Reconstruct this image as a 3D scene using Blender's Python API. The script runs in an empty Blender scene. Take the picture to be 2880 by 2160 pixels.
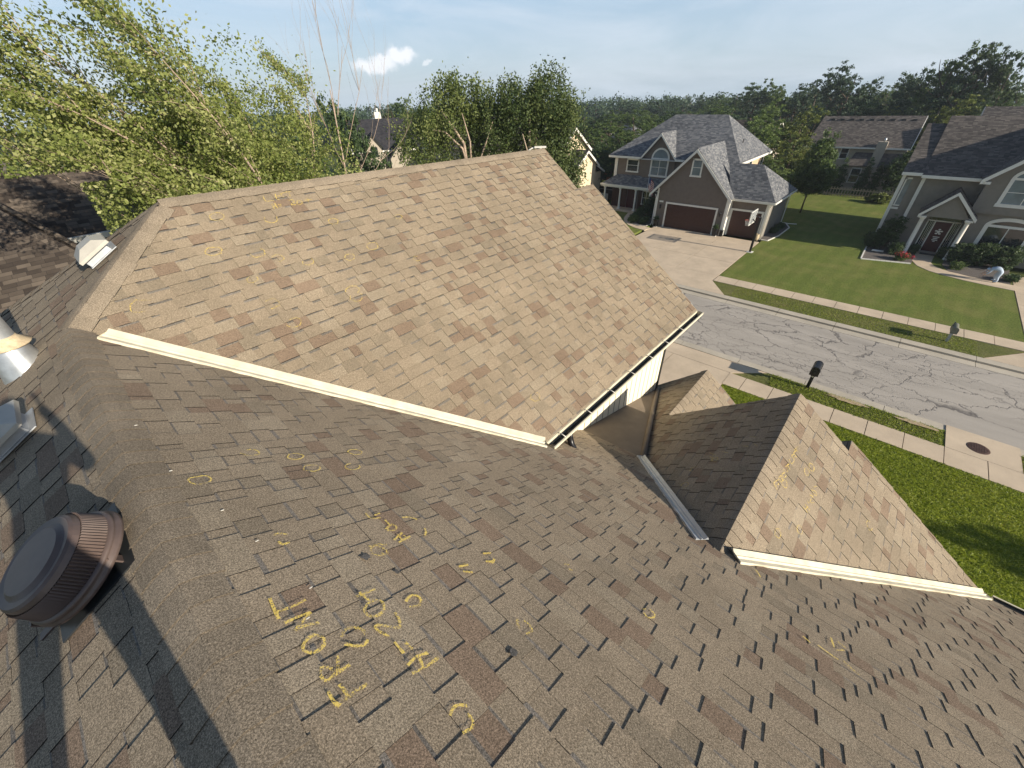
import bpy, bmesh, math, random
import numpy as np
from mathutils import Vector, Matrix

# ---------------------------------------------------------------- camera, sky, sun, exposure
SC = bpy.context.scene
COL = SC.collection
R_ = math.radians
CAM_R = ((0.667557, -0.743837, -0.032769), (0.458321, 0.375839, 0.805411), (-0.586779, -0.552677, 0.591810))
cam_d = bpy.data.cameras.new('camera'); cam = bpy.data.objects.new('camera', cam_d); COL.objects.link(cam)
cm = Matrix(CAM_R).transposed().to_4x4(); cm.translation = (0, 0, 12); cam.matrix_world = cm
cam_d.lens = 14.019; cam_d.sensor_width = 36; cam_d.sensor_fit = 'HORIZONTAL'
cam_d.clip_start = 0.03; cam_d.clip_end = 3000
SC.camera = cam
SC.render.resolution_x, SC.render.resolution_y = 1024, 768
SUN_EL = R_(21.5); SUN_AZ = math.atan2(0.07, -1.0)
world = bpy.data.worlds.new('World'); SC.world = world; world.use_nodes = True
nt = world.node_tree; nt.nodes.clear()
def N(nt, t, **k):
    n = nt.nodes.new(t)
    for a, b in k.items():
        if a in n.inputs.keys() if hasattr(n.inputs, 'keys') else False: n.inputs[a].default_value = b
        else: setattr(n, a, b)
    return n
L = lambda nt, a, b: nt.links.new(a, b)
def mathn(nt, op, a, b=None, c=None, clamp=False):
    n = nt.nodes.new('ShaderNodeMath'); n.operation = op; n.use_clamp = clamp
    for i, v in enumerate((a, b, c)):
        if v is None: continue
        if hasattr(v, 'links'): nt.links.new(v, n.inputs[i])
        else: n.inputs[i].default_value = v
    return n.outputs[0]
def mixc(nt, fac, a, b, blend='MIX'):
    n = nt.nodes.new('ShaderNodeMix'); n.data_type = 'RGBA'; n.blend_type = blend
    for i, v in ((0, fac), (6, a), (7, b)):
        if hasattr(v, 'links'): nt.links.new(v, n.inputs[i])
        else: n.inputs[i].default_value = (*v, 1) if isinstance(v, tuple) and len(v) == 3 else v
    return n.outputs[2]
def noise(nt, vec, scale, detail=3, rough=.55, dist=0.0):
    n = nt.nodes.new('ShaderNodeTexNoise'); n.inputs['Scale'].default_value = scale
    n.inputs['Detail'].default_value = detail; n.inputs['Roughness'].default_value = rough; n.inputs['Distortion'].default_value = dist
    if vec is not None: nt.links.new(vec, n.inputs['Vector'])
    return n
def ramp(nt, fac, stops):
    n = nt.nodes.new('ShaderNodeValToRGB'); e = n.color_ramp.elements
    while len(e) < len(stops): e.new(0.5)
    for i, (p, c) in enumerate(stops):
        e[i].position = p; e[i].color = (*c, 1) if not isinstance(c, (int, float)) else (c, c, c, 1)
    nt.links.new(fac, n.inputs[0]); return n.outputs[0]
def mapping(nt, vec, scale=(1, 1, 1), rot=(0, 0, 0), loc=(0, 0, 0)):
    n = nt.nodes.new('ShaderNodeMapping'); n.inputs['Scale'].default_value = scale
    n.inputs['Rotation'].default_value = rot; n.inputs['Location'].default_value = loc
    nt.links.new(vec, n.inputs[0]); return n.outputs[0]

sky = nt.nodes.new('ShaderNodeTexSky'); sky.sky_type = 'NISHITA'; sky.sun_disc = False
sky.sun_elevation = SUN_EL; sky.sun_rotation = SUN_AZ; sky.altitude = 300; sky.air_density = 1.0; sky.dust_density = 1.2; sky.ozone_density = 1.5
tcw = nt.nodes.new('ShaderNodeTexCoord'); DIR = tcw.outputs['Generated']
sxyz = nt.nodes.new('ShaderNodeSeparateXYZ'); L(nt, DIR, sxyz.inputs[0])
air = ramp(nt, sxyz.outputs[2], [(0.0, (3.15, 3.95, 4.75)), (.14, (2.65, 3.65, 4.8)), (.32, (.9, 1.5, 2.5)), (1.0, (.20, .42, .88))])
skb = mixc(nt, .78, sky.outputs[0], air)
# thin streaky cirrus high up
cz = mapping(nt, DIR, (1.2, 1.2, 6.0), (0.0, 0.25, 0.5))
c1 = noise(nt, cz, 2.0, 7, .62, .8).outputs[0]
cir = mathn(nt, 'MULTIPLY', ramp(nt, c1, [(0.40, 0.0), (0.72, 0.6)]), ramp(nt, sxyz.outputs[2], [(.2, 1.0), (.5, .15)]))
skc = mixc(nt, cir, skb, (4.9, 5.4, 6.0))
# the one small cumulus over the far trees
def puff(cx, cy, cz_, ra, rz, s, lo, hi):
    sub = nt.nodes.new('ShaderNodeVectorMath'); sub.operation = 'SUBTRACT'; L(nt, DIR, sub.inputs[0]); sub.inputs[1].default_value = (cx, cy, cz_)
    nz = noise(nt, DIR, s, 5, .6)
    m2 = nt.nodes.new('ShaderNodeVectorMath'); m2.operation = 'MULTIPLY_ADD'; L(nt, nz.outputs['Color'], m2.inputs[0]); m2.inputs[1].default_value = (.05, .05, .05)
    L(nt, sub.outputs[0], m2.inputs[2])
    sb = nt.nodes.new('ShaderNodeVectorMath'); sb.operation = 'SUBTRACT'; L(nt, m2.outputs[0], sb.inputs[0]); sb.inputs[1].default_value = (.025, .025, .025)
    sc = nt.nodes.new('ShaderNodeVectorMath'); sc.operation = 'MULTIPLY'; L(nt, sb.outputs[0], sc.inputs[0]); sc.inputs[1].default_value = (1 / ra, 1 / ra, 1 / rz)
    ln = nt.nodes.new('ShaderNodeVectorMath'); ln.operation = 'LENGTH'; L(nt, sc.outputs[0], ln.inputs[0])
    mr = nt.nodes.new('ShaderNodeMapRange'); L(nt, ln.outputs['Value'], mr.inputs[0])
    mr.inputs[1].default_value = 1.15; mr.inputs[2].default_value = 0.45; mr.inputs[3].default_value = lo; mr.inputs[4].default_value = hi
    mr.interpolation_type = 'SMOOTHSTEP'; return mr.outputs[0]
p = puff(0.548, 0.835, 0.048, 0.046, 0.015, 22, 0, .75)
p2 = puff(0.585, 0.808, 0.060, 0.028, 0.015, 26, 0, .8)
p3 = puff(0.626, 0.778, 0.048, 0.010, 0.006, 22, 0, .5)
pm = mathn(nt, 'MAXIMUM', mathn(nt, 'MAXIMUM', p, p2), p3)
skc = mixc(nt, pm, skc, (7.2, 7.2, 7.4))
bg = nt.nodes.new('ShaderNodeBackground'); bg.inputs[1].default_value = 0.105
wo = nt.nodes.new('ShaderNodeOutputWorld'); L(nt, skc, bg.inputs[0]); L(nt, bg.outputs[0], wo.inputs[0])

sl = bpy.data.lights.new('sun', 'SUN'); sl.energy = 5.0; sl.angle = R_(0.5); sl.color = (1.0, 0.90, 0.75)
so = bpy.data.objects.new('sun', sl); COL.objects.link(so)
sd = Vector((math.sin(SUN_AZ) * math.cos(SUN_EL), math.cos(SUN_AZ) * math.cos(SUN_EL), math.sin(SUN_EL)))
so.rotation_euler = sd.to_track_quat('Z', 'Y').to_euler(); so.location = sd * 60
SC.view_settings.view_transform = 'Standard'; SC.view_settings.look = 'None'
SC.view_settings.exposure = 0.68; SC.view_settings.gamma = 1
SC.render.engine = 'CYCLES'

# ---------------------------------------------------------------- helpers
def tag(o, label=None, cat=None, group=None, kind=None):
    for k, v in (('label', label), ('category', cat), ('group', group), ('kind', kind)):
        if v: o[k] = v
    return o
def empty(name, loc, label=None, cat=None, group=None, rz=0):
    o = bpy.data.objects.new(name, None); COL.objects.link(o); o.location = loc; o.rotation_euler = (0, 0, rz)
    o.empty_display_size = .2
    return tag(o, label, cat, group)
def rootloc(o):
    v = Vector((0, 0, 0))
    while o: v += o.location; o = o.parent
    return v
def nrm(v): v = Vector(v); return v.normalized()
class MB:
    def __init__(s): s.v = []; s.f = []; s.uv = []; s.mi = []; s.c = []; s.sm = []
    def face(s, pts, mi=0, col=(1, 1, 1), uv=None, smooth=False):
        pts = [Vector(p) for p in pts]
        if uv is None:
            n = Vector((0, 0, 0))
            for i in range(len(pts)):
                a, b = pts[i], pts[(i + 1) % len(pts)]
                n += Vector(((a.y - b.y) * (a.z + b.z), (a.z - b.z) * (a.x + b.x), (a.x - b.x) * (a.y + b.y)))
            if n.length < 1e-12: n = Vector((0, 0, 1))
            n.normalize()
            h = Vector((0, 0, 1)).cross(n)
            if h.length < 1e-3: h = Vector((1, 0, 0))
            h.normalize(); d = h.cross(n)
            uv = [(p.dot(h), p.dot(d)) for p in pts]
        i0 = len(s.v); s.v += [tuple(p) for p in pts]; s.f.append(tuple(range(i0, i0 + len(pts)))); s.uv.append(uv); s.mi.append(mi); s.c.append(col); s.sm.append(smooth)
    def box(s, x0, x1, y0, y1, z0, z1, mi=0, col=(1, 1, 1)):
        P = [(x, y, z) for z in (z0, z1) for y in (y0, y1) for x in (x0, x1)]
        for q in ((0, 2, 3, 1), (4, 5, 7, 6), (0, 1, 5, 4), (2, 6, 7, 3), (0, 4, 6, 2), (1, 3, 7, 5)):
            s.face([P[i] for i in q], mi, col)
    def obox(s, c, ax, ay, az, mi=0, col=(1, 1, 1)):      # oriented box: centre and three half-axis vectors
        c = Vector(c); ax, ay, az = Vector(ax), Vector(ay), Vector(az)
        P = [c + ax * i + ay * j + az * k for k in (-1, 1) for j in (-1, 1) for i in (-1, 1)]
        for q in ((0, 2, 3, 1), (4, 5, 7, 6), (0, 1, 5, 4), (2, 6, 7, 3), (0, 4, 6, 2), (1, 3, 7, 5)):
            s.face([P[i] for i in q], mi, col)
    def slab(s, pts, t, mi=0, smi=None, down=None):       # flat polygon with thickness below it
        pts = [Vector(p) for p in pts]
        n = (pts[1] - pts[0]).cross(pts[2] - pts[0]).normalized()
        if down is None:
            if n.z < 0: pts.reverse(); n = -n
            dv = -n * t
        else: dv = Vector(down) * t
        lo = [p + dv for p in pts]; smi = mi if smi is None else smi
        s.face(pts, mi); s.face(list(reversed(lo)), smi)
        for i in range(len(pts)):
            j = (i + 1) % len(pts); s.face([pts[i], lo[i], lo[j], pts[j]], smi)
    def tube(s, pts, r, n=8, mi=0, col=(1, 1, 1), caps=True):
        pts = [Vector(p) for p in pts]; rs = r if isinstance(r, (list, tuple)) else [r] * len(pts)
        rings = []; up = None
        for i, p in enumerate(pts):
            d = (pts[min(i + 1, len(pts) - 1)] - pts[max(i - 1, 0)]); d = d.normalized() if d.length > 1e-9 else Vector((0, 0, 1))
            if up is None: up = Vector((1, 0, 0)) if abs(d.x) < .8 else Vector((0, 1, 0))
            a = d.cross(up).normalized(); b = a.cross(d); up = b
            rings.append([p + (a * math.cos(2 * math.pi * k / n) + b * math.sin(2 * math.pi * k / n)) * rs[i] for k in range(n)])
        for i in range(len(rings) - 1):
            for k in range(n):
                k2 = (k + 1) % n; s.face([rings[i][k], rings[i][k2], rings[i + 1][k2], rings[i + 1][k]], mi, col, smooth=True)
        if caps: s.face(list(reversed(rings[0])), mi, col); s.face(rings[-1], mi, col)
    def lathe(s, c, axis, prof, n=24, mi=0, col=(1, 1, 1), smooth=True):   # profile of (radius, height along axis)
        c = Vector(c); ax = nrm(axis); a = ax.cross(Vector((0, 1, 0.01))).normalized(); b = ax.cross(a)
        R = [[c + ax * h + (a * math.cos(2 * math.pi * k / n) + b * math.sin(2 * math.pi * k / n)) * r for k in range(n)] for r, h in prof]
        for i in range(len(R) - 1):
            for k in range(n):
                k2 = (k + 1) % n; s.face([R[i][k], R[i][k2], R[i + 1][k2], R[i + 1][k]], mi, col, smooth=smooth)
    def build(s, name, mats, parent=None, local=False, weld=True):
        off = Vector((0, 0, 0)) if (parent is None or local) else rootloc(parent)
        me = bpy.data.meshes.new(name)
        me.from_pydata([(v[0] - off.x, v[1] - off.y, v[2] - off.z) for v in s.v], [], s.f)
        me.color_attributes.new(name='Col', type='FLOAT_COLOR', domain='CORNER'); me.uv_layers.new(name='UVMap'); uvl = me.uv_layers['UVMap']; ca = me.color_attributes['Col']
        uvs = np.array([c for f in s.uv for c in f], dtype=np.float32).ravel()
        cols = np.array([(*s.c[i], 1.0) for i, f in enumerate(s.f) for _ in f], dtype=np.float32).ravel()
        uvl.data.foreach_set('uv', uvs); ca.data.foreach_set('color', cols)
        me.polygons.foreach_set('material_index', s.mi); me.polygons.foreach_set('use_smooth', s.sm)
        for m in (mats if isinstance(mats, (list, tuple)) else [mats]): me.materials.append(m)
        if weld and any(s.sm):
            bm = bmesh.new(); bm.from_mesh(me); bmesh.ops.remove_doubles(bm, verts=bm.verts, dist=1e-5); bm.to_mesh(me); bm.free()
        me.update()
        o = bpy.data.objects.new(name, me); COL.objects.link(o)
        if parent: o.parent = parent
        return o
def copy_tree(o, parent=None):
    c = o.copy(); COL.objects.link(c); c.parent = parent
    for ch in [x for x in bpy.data.objects if x.parent == o]: copy_tree(ch, c)
    return c

def boards(name, boxes, m, parent):
    for q in boxes: b = MB(); b.box(*q); b.build(name, m, parent)
def newmat(name):
    m = bpy.data.materials.new(name); m.use_nodes = True; t = m.node_tree
    b = t.nodes['Principled BSDF']; tc = t.nodes.new('ShaderNodeTexCoord')
    return m, t, b, tc
def simple(name, col, rough=.7, var=.12, scale=6.0, bump=0.0, bscale=40, metal=0.0, spec=.4):
    m, t, b, tc = newmat(name)
    n1 = noise(t, tc.outputs['Object'], scale, 5).outputs[0]
    r = ramp(t, n1, [(0.3, tuple(c * (1 - var) for c in col)), (0.7, tuple(min(1, c * (1 + var)) for c in col))])
    L(t, r, b.inputs['Base Color']); b.inputs['Roughness'].default_value = rough; b.inputs['Metallic'].default_value = metal
    b.inputs['Specular IOR Level'].default_value = spec
    if bump:
        bp = t.nodes.new('ShaderNodeBump'); bp.inputs['Strength'].default_value = bump; bp.inputs['Distance'].default_value = .02
        L(t, noise(t, tc.outputs['Object'], bscale, 4).outputs[0], bp.inputs['Height']); L(t, bp.outputs[0], b.inputs['Normal'])
    return m
M = {}
def granule_mat():
    m, t, b, tc = newmat('asphalt_granules')
    at = t.nodes.new('ShaderNodeAttribute'); at.attribute_name = 'Col'
    P = tc.outputs['Object']
    g = noise(t, P, 150, 2, .8).outputs[0]
    g2 = noise(t, P, 430, 1, .5).outputs[0]
    gg = mathn(t, 'ADD', mathn(t, 'MULTIPLY', g, .62), mathn(t, 'MULTIPLY', g2, .38))
    gf = ramp(t, gg, [(.34, .28), (.5, .95), (.64, 1.95)])
    c = mixc(t, 1.0, at.outputs['Color'], gf, 'MULTIPLY')
    w = noise(t, P, 1.1, 5, .6).outputs[0]
    wf = ramp(t, w, [(.3, .86), (.7, 1.12)])
    c = mixc(t, 1.0, c, wf, 'MULTIPLY')
    L(t, c, b.inputs['Base Color']); b.inputs['Roughness'].default_value = .95; b.inputs['Specular IOR Level'].default_value = .15
    bp = t.nodes.new('ShaderNodeBump'); bp.inputs['Strength'].default_value = .55; bp.inputs['Distance'].default_value = .004
    L(t, gg, bp.inputs['Height']); L(t, bp.outputs[0], b.inputs['Normal'])
    return m
M['gran'] = granule_mat()
def brick_roof(name, cols, dark=.45, big=.12, tab=.28):
    """shingle courses .143 m deep; every tab gets its own tone from a hash of its row and column"""
    m, t, b, tc = newmat(name)
    sx = t.nodes.new('ShaderNodeSeparateXYZ'); L(t, tc.outputs['UV'], sx.inputs[0])
    row = mathn(t, 'FLOOR', mathn(t, 'DIVIDE', sx.outputs[1], .143))
    sh = mathn(t, 'FRACT', mathn(t, 'MULTIPLY', mathn(t, 'SINE', mathn(t, 'MULTIPLY', row, 12.9898)), 43.7))
    uu = mathn(t, 'ADD', mathn(t, 'DIVIDE', sx.outputs[0], tab), sh); col = mathn(t, 'FLOOR', uu)
    cb = t.nodes.new('ShaderNodeCombineXYZ'); L(t, col, cb.inputs[0]); L(t, row, cb.inputs[1])
    wn = t.nodes.new('ShaderNodeTexWhiteNoise'); wn.noise_dimensions = '2D'; L(t, cb.outputs[0], wn.inputs['Vector'])
    P = tc.outputs['UV']
    w1 = noise(t, P, 3.0, 3, .6).outputs[0]
    f = mathn(t, 'ADD', mathn(t, 'MULTIPLY', wn.outputs['Value'], .6), mathn(t, 'MULTIPLY', w1, .4))
    r = ramp(t, f, [(.15, cols[0]), (.5, cols[1]), (.85, cols[2])])
    w = noise(t, P, .35, 5).outputs[0]; r = mixc(t, 1, r, ramp(t, w, [(.3, 1 - big), (.7, 1 + big)]), 'MULTIPLY')
    fv = mathn(t, 'FRACT', mathn(t, 'DIVIDE', sx.outputs[1], .143)); fu = mathn(t, 'FRACT', uu)
    ln = mathn(t, 'MAXIMUM', mathn(t, 'GREATER_THAN', fv, .9), mathn(t, 'GREATER_THAN', fu, .965))
    r = mixc(t, mathn(t, 'MULTIPLY', ln, 1 - dark), r, (.01, .01, .01))
    L(t, r, b.inputs['Base Color']); b.inputs['Roughness'].default_value = .92; b.inputs['Specular IOR Level'].default_value = .2
    return m
M['roofgrey'] = brick_roof('grey_shingles', [(.075, .08, .09), (.135, .14, .15), (.225, .225, .225)])
M['roofbrown'] = brick_roof('brown_shingles', [(.055, .049, .047), (.10, .088, .08), (.165, .145, .128)])
M['rooftaupe'] = brick_roof('taupe_shingles', [(.08, .07, .06), (.12, .105, .09), (.17, .15, .125)])
M['roofdark'] = brick_roof('black_shingles', [(.018, .018, .022), (.032, .032, .038), (.05, .048, .05)])
M['roofmott'] = brick_roof('mottled_shingles', [(.038, .03, .025), (.075, .06, .048), (.145, .118, .093)])
M['stucco_taupe'] = simple('taupe_stucco', (.165, .135, .112), .9, .08, 3, .35, 120)
M['stucco_taupe_sunlit'] = simple('sunlit_taupe_stucco', (.55, .40, .26), .9, .06, 3, .3, 120)  # sunlit copy of the taupe house's stucco, warm sunlight painted into the colour
M['stucco_cream'] = simple('cream_stucco', (.62, .52, .36), .9, .06, 3, .3, 120)
M['stucco_grey'] = simple('grey_stucco', (.22, .20, .17), .9, .08, 3, .35, 120)
M['stucco_pale'] = simple('pale_stucco', (.40, .35, .28), .9, .08, 3, .3, 120)
M['siding_cream'] = simple('cream_siding', (.80, .74, .58), .55, .04, 2)
M['white'] = simple('white_trim', (.72, .70, .64), .5, .05, 4)
M['whitedirty'] = simple('weathered_white_metal', (.60, .55, .42), .5, .16, 7)
M['groove'] = simple('panel_groove', (.25, .22, .17), .8, .05, 4)
M['black'] = simple('black_plastic', (.012, .012, .014), .35, .1, 8)
M['darkmetal'] = simple('dark_metal', (.03, .033, .035), .4, .2, 8, metal=.3)
M['brownmetal'] = simple('brown_painted_metal', (.10, .072, .062), .45, .15, 14, metal=.0, spec=.5)
M['galv'] = simple('galvanised_steel', (.52, .54, .55), .38, .18, 12, .06, 30, metal=.75)
M['galvgrey'] = simple('weathered_grey_metal', (.42, .44, .46), .5, .1, 10, metal=.3)
M['rust'] = simple('rusty_sealant', (.50, .40, .26), .7, .3, 25)
M['membrane'] = simple('rolled_roofing', (.17, .135, .10), .8, .14, 4, .1, 60)
M['garage'] = simple('mahogany_door', (.052, .018, .013), .45, .25, 10, .1, 30)
M['door_red'] = simple('maroon_door', (.055, .008, .012), .4, .1, 8)
M['bark_pale'] = simple('pale_bark', (.34, .26, .20), .9, .3, 14, .4, 40)
M['bark'] = simple('brown_bark', (.10, .075, .055), .95, .3, 10, .5, 40)
M['mulch'] = simple('mulch_and_stones', (.12, .105, .095), .95, .6, 22, .8, 30)
M['stone'] = simple('edging_stone', (.36, .33, .29), .9, .2, 9, .4, 30)
M['iron'] = simple('rusty_iron', (.075, .04, .032), .8, .35, 14, .6, 50)
M['picket'] = simple('weathered_picket', (.30, .26, .20), .9, .2, 8)
M['brickred'] = simple('red_brick_wall', (.32, .13, .075), .9, .3, 20)
M['cloth_blue'] = simple('pale_blue_cloth', (.42, .50, .60), .9, .08, 20)
M['skin'] = simple('skin', (.50, .30, .21), .6, .05, 20)
M['hair'] = simple('grey_hair', (.30, .30, .31), .8, .2, 60)
M['denim'] = simple('dark_trousers', (.03, .035, .05), .9, .2, 30)
M['shirt'] = simple('grey_shirt', (.16, .17, .18), .9, .1, 20)
M['redflower'] = simple('red_flowers', (.45, .02, .04), .7, .35, 30)
M['glassdark'] = simple('window_glass', (.018, .024, .03), .08, .3, 1.5, spec=1.0)
M['glassblind'] = simple('window_with_blinds', (.16, .20, .22), .15, .25, 1.5, spec=.8)
M['orange'] = simple('hoop_red', (.6, .09, .04), .5, .05, 5)
M['net'] = simple('net_white', (.75, .73, .7), .8, .05, 5)
M['flagred'] = simple('flag_red', (.42, .03, .05), .8, .1, 9)
M['flagblue'] = simple('flag_blue', (.03, .05, .16), .8, .1, 9)
def chalk_mat():
    m, t, b, tc = newmat('yellow_chalk')
    b.inputs['Base Color'].default_value = (.80, .60, .14, 1); b.inputs['Roughness'].default_value = 1
    g = noise(t, tc.outputs['Object'], 120, 3, .8).outputs[0]
    at = t.nodes.new('ShaderNodeAttribute'); at.attribute_name = 'Col'
    th = mathn(t, 'SUBTRACT', g, mathn(t, 'SUBTRACT', .515, mathn(t, 'MULTIPLY', at.outputs['Fac'], .13)))
    a = mathn(t, 'MULTIPLY', th, 9.0, clamp=True)
    a = mathn(t, 'MULTIPLY', a, .85)
    L(t, a, b.inputs['Alpha']); return m
M['chalk'] = chalk_mat()
def leaf_mat(name, dark, mid, light, trans=.35):
    m, t, b, tc = newmat(name)
    at = t.nodes.new('ShaderNodeAttribute'); at.attribute_name = 'Col'
    c = ramp(t, at.outputs['Fac'], [(0, dark), (.5, mid), (1, light)])
    tr = t.nodes.new('ShaderNodeBsdfTranslucent'); L(t, c, tr.inputs[0]); L(t, c, b.inputs['Base Color'])
    b.inputs['Roughness'].default_value = .55; b.inputs['Specular IOR Level'].default_value = .35
    mx = t.nodes.new('ShaderNodeMixShader'); mx.inputs[0].default_value = trans
    L(t, b.outputs[0], mx.inputs[1]); L(t, tr.outputs[0], mx.inputs[2]); L(t, mx.outputs[0], t.nodes['Material Output'].inputs[0])
    return m
M['leaf_birch'] = leaf_mat('birch_leaves', (.12, .16, .035), (.26, .30, .08), (.46, .46, .20), .45)
M['leaf_weep'] = leaf_mat('drooping_birch_leaves', (.07, .105, .03), (.15, .19, .055), (.26, .29, .10), .4)
M['leaf_weep2'] = leaf_mat('deep_green_birch_leaves', (.04, .07, .022), (.09, .125, .04), (.15, .18, .06), .35)
M['leaf_dark'] = leaf_mat('dark_leaves', (.03, .055, .02), (.06, .10, .034), (.10, .145, .05), .3)
M['leaf_mid'] = leaf_mat('green_leaves', (.045, .075, .022), (.09, .14, .035), (.15, .20, .06), .35)
M['leaf_bright'] = leaf_mat('bright_green_leaves', (.07, .11, .03), (.14, .20, .05), (.22, .28, .09), .4)
M['leaf_yellow'] = leaf_mat('yellow_green_leaves', (.08, .11, .025), (.14, .17, .035), (.20, .22, .05), .3)
M['leaf_blue'] = leaf_mat('bluish_green_leaves', (.028, .055, .028), (.05, .088, .042), (.085, .125, .055), .25)
M['grassblade'] = leaf_mat('grass_blades', (.13, .19, .008), (.23, .29, .02), (.38, .41, .07), .4)
def grass_mat(name, a, b_, dry, stripes=0.0):
    m, t, b, tc = newmat(name)
    P = tc.outputs['Object']
    n1 = noise(t, P, 9, 5, .7).outputs[0]; n2 = noise(t, P, .45, 4, .6).outputs[0]; n3 = noise(t, P, 46, 2, .7).outputs[0]
    c = ramp(t, n1, [(.3, a), (.62, b_)])
    c = mixc(t, ramp(t, n2, [(.45, 0.0), (.75, .6)]), c, dry)
    c = mixc(t, 1, c, ramp(t, n3, [(.3, .5), (.7, 1.5)]), 'MULTIPLY')
    if stripes:
        wv = t.nodes.new('ShaderNodeTexWave'); wv.inputs['Scale'].default_value = .32; wv.inputs['Distortion'].default_value = 3.0; wv.inputs['Detail'].default_value = 3
        L(t, mapping(t, P, (1, 1, 1), (0, 0, .08)), wv.inputs[0]); wv.bands_direction = 'Y'
        c = mixc(t, 1, c, ramp(t, wv.outputs[1], [(.3, 1 - stripes), (.7, 1 + stripes)]), 'MULTIPLY')
    L(t, c, b.inputs['Base Color']); b.inputs['Roughness'].default_value = .9; b.inputs['Specular IOR Level'].default_value = .15
    bp = t.nodes.new('ShaderNodeBump'); bp.inputs['Strength'].default_value = .9; bp.inputs['Distance'].default_value = .05
    L(t, n3, bp.inputs['Height']); L(t, bp.outputs[0], b.inputs['Normal']); return m
M['lawn'] = grass_mat('lawn_grass', (.085, .115, .022), (.17, .21, .045), (.27, .24, .085), .045)
M['lawn_near'] = grass_mat('lush_lawn_grass', (.12, .16, .008), (.22, .26, .02), (.28, .27, .035))
M['verge'] = grass_mat('dry_verge_grass', (.08, .095, .025), (.16, .17, .05), (.26, .21, .10))
M['field'] = grass_mat('rough_grass', (.06, .08, .02), (.10, .12, .03), (.13, .12, .05))
def asphalt_mat():
    m, t, b, tc = newmat('cracked_asphalt')
    P = tc.outputs['Object']
    n = noise(t, P, 2.2, 4, .6)
    wp = t.nodes.new('ShaderNodeVectorMath'); wp.operation = 'MULTIPLY_ADD'; L(t, n.outputs['Color'], wp.inputs[0]); wp.inputs[1].default_value = (.9, .9, 0); L(t, P, wp.inputs[2])
    def crack(scale, w, rnd=1.0):
        v = t.nodes.new('ShaderNodeTexVoronoi'); v.feature = 'DISTANCE_TO_EDGE'; v.inputs['Scale'].default_value = 1; v.inputs['Randomness'].default_value = rnd
        L(t, mapping(t, wp.outputs[0], (scale * 1.35, scale * .55, 1)), v.inputs[0])
        return ramp(t, v.outputs['Distance'], [(0, 1.0), (w, 0.0)])
    c1 = crack(.55, .018); c2 = crack(1.5, .03)
    patch = ramp(t, noise(t, P, .16, 3).outputs[0], [(.44, 0.0), (.56, 1.0)])
    cr = mathn(t, 'MAXIMUM', mathn(t, 'MULTIPLY', c1, ramp(t, noise(t, P, .5, 2).outputs[0], [(.3, 0.25), (.45, 1.0)])), mathn(t, 'MULTIPLY', c2, mathn(t, 'MULTIPLY', patch, .75)))
    g = ramp(t, noise(t, P, 70, 3, .7).outputs[0], [(.3, (.29, .262, .228)), (.7, (.45, .41, .36))])
    w = ramp(t, noise(t, mapping(t, P, (1.2, .25, 1)), .9, 5).outputs[0], [(.3, .84), (.7, 1.1)])
    c = mixc(t, 1, g, w, 'MULTIPLY'); c = mixc(t, mathn(t, 'MULTIPLY', cr, .8), c, (.06, .055, .055))
    L(t, c, b.inputs['Base Color']); b.inputs['Roughness'].default_value = .95
    bp = t.nodes.new('ShaderNodeBump'); bp.inputs['Strength'].default_value = .5; bp.inputs['Distance'].default_value = .02; bp.invert = True
    L(t, cr, bp.inputs['Height']); L(t, bp.outputs[0], b.inputs['Normal']); return m
M['asphalt'] = asphalt_mat()
def concrete_mat(name, col):
    m, t, b, tc = newmat(name); P = tc.outputs['Object']
    c = ramp(t, noise(t, P, .7, 6, .65).outputs[0], [(.28, tuple(x * .80 for x in col)), (.7, tuple(x * 1.1 for x in col))])
    c = mixc(t, 1, c, ramp(t, noise(t, P, 55, 3).outputs[0], [(.3, .88), (.7, 1.1)]), 'MULTIPLY')
    L(t, c, b.inputs['Base Color']); b.inputs['Roughness'].default_value = .9; return m
M['concrete'] = concrete_mat('warm_concrete', (.55, .445, .325))
M['kerb'] = concrete_mat('kerb_concrete', (.46, .41, .33))
M['joint'] = simple('joint_filler', (.09, .075, .06), .95, .2, 10)
# ---------------------------------------------------------------- setting: ground, street, pavements
def rect(name, x0, x1, y0, y1, z, m, t=.2):
    b = MB(); b.box(x0, x1, y0, y1, z - t, z); o = b.build(name, m); return tag(o, kind='structure')
def terrain_h(x, y):
    d = math.hypot(x - 10, y - 10)
    s = min(1, max(0, (d - 75) / 120)); s = s * s * (3 - 2 * s)
    return -6.5 * s - max(0, d - 300) * .12
def ground():
    xs = sorted(set([-600, -300, -150, -80, -40, -20, 0] + [20 + 12 * i for i in range(30)] + [420, 520, 700, 1000, 1500]))
    ys = sorted(set([-900, -500, -300, -150, -80, -40] + [-20 + 12 * i for i in range(30)] + [360, 450, 600, 900, 1500]))
    b = MB()
    for i in range(len(xs) - 1):
        for j in range(len(ys) - 1):
            q = [(xs[i], ys[j]), (xs[i + 1], ys[j]), (xs[i + 1], ys[j + 1]), (xs[i], ys[j + 1])]
            b.face([(x, y, terrain_h(x, y) - .12) for x, y in q], smooth=True)
    return tag(b.build('ground', M['field']), kind='structure')
ground()
YS, YN = -70, 75
rect('street', 21.2, 27.85, YS, YN, 0.0, M['asphalt'])
def kerb(name, x0, x1, y0, y1, z, step, m):
    b = MB(); y = y0
    while y < y1:
        b.box(x0, x1, y, min(y + step, y1) - .02, -.2, z); y += step
    b.box(x0 + .01, x1 - .01, y0, y1, -.2, z - .02, 1)
    return tag(b.build(name, [m, M['joint']]), kind='structure')
kerb('kerb', 20.72, 21.2, YS, YN, .10, 3.05, M['kerb'])
kerb('kerb', 28.4, 28.92, YS, YN, .11, 3.05, M['kerb'])
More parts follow.
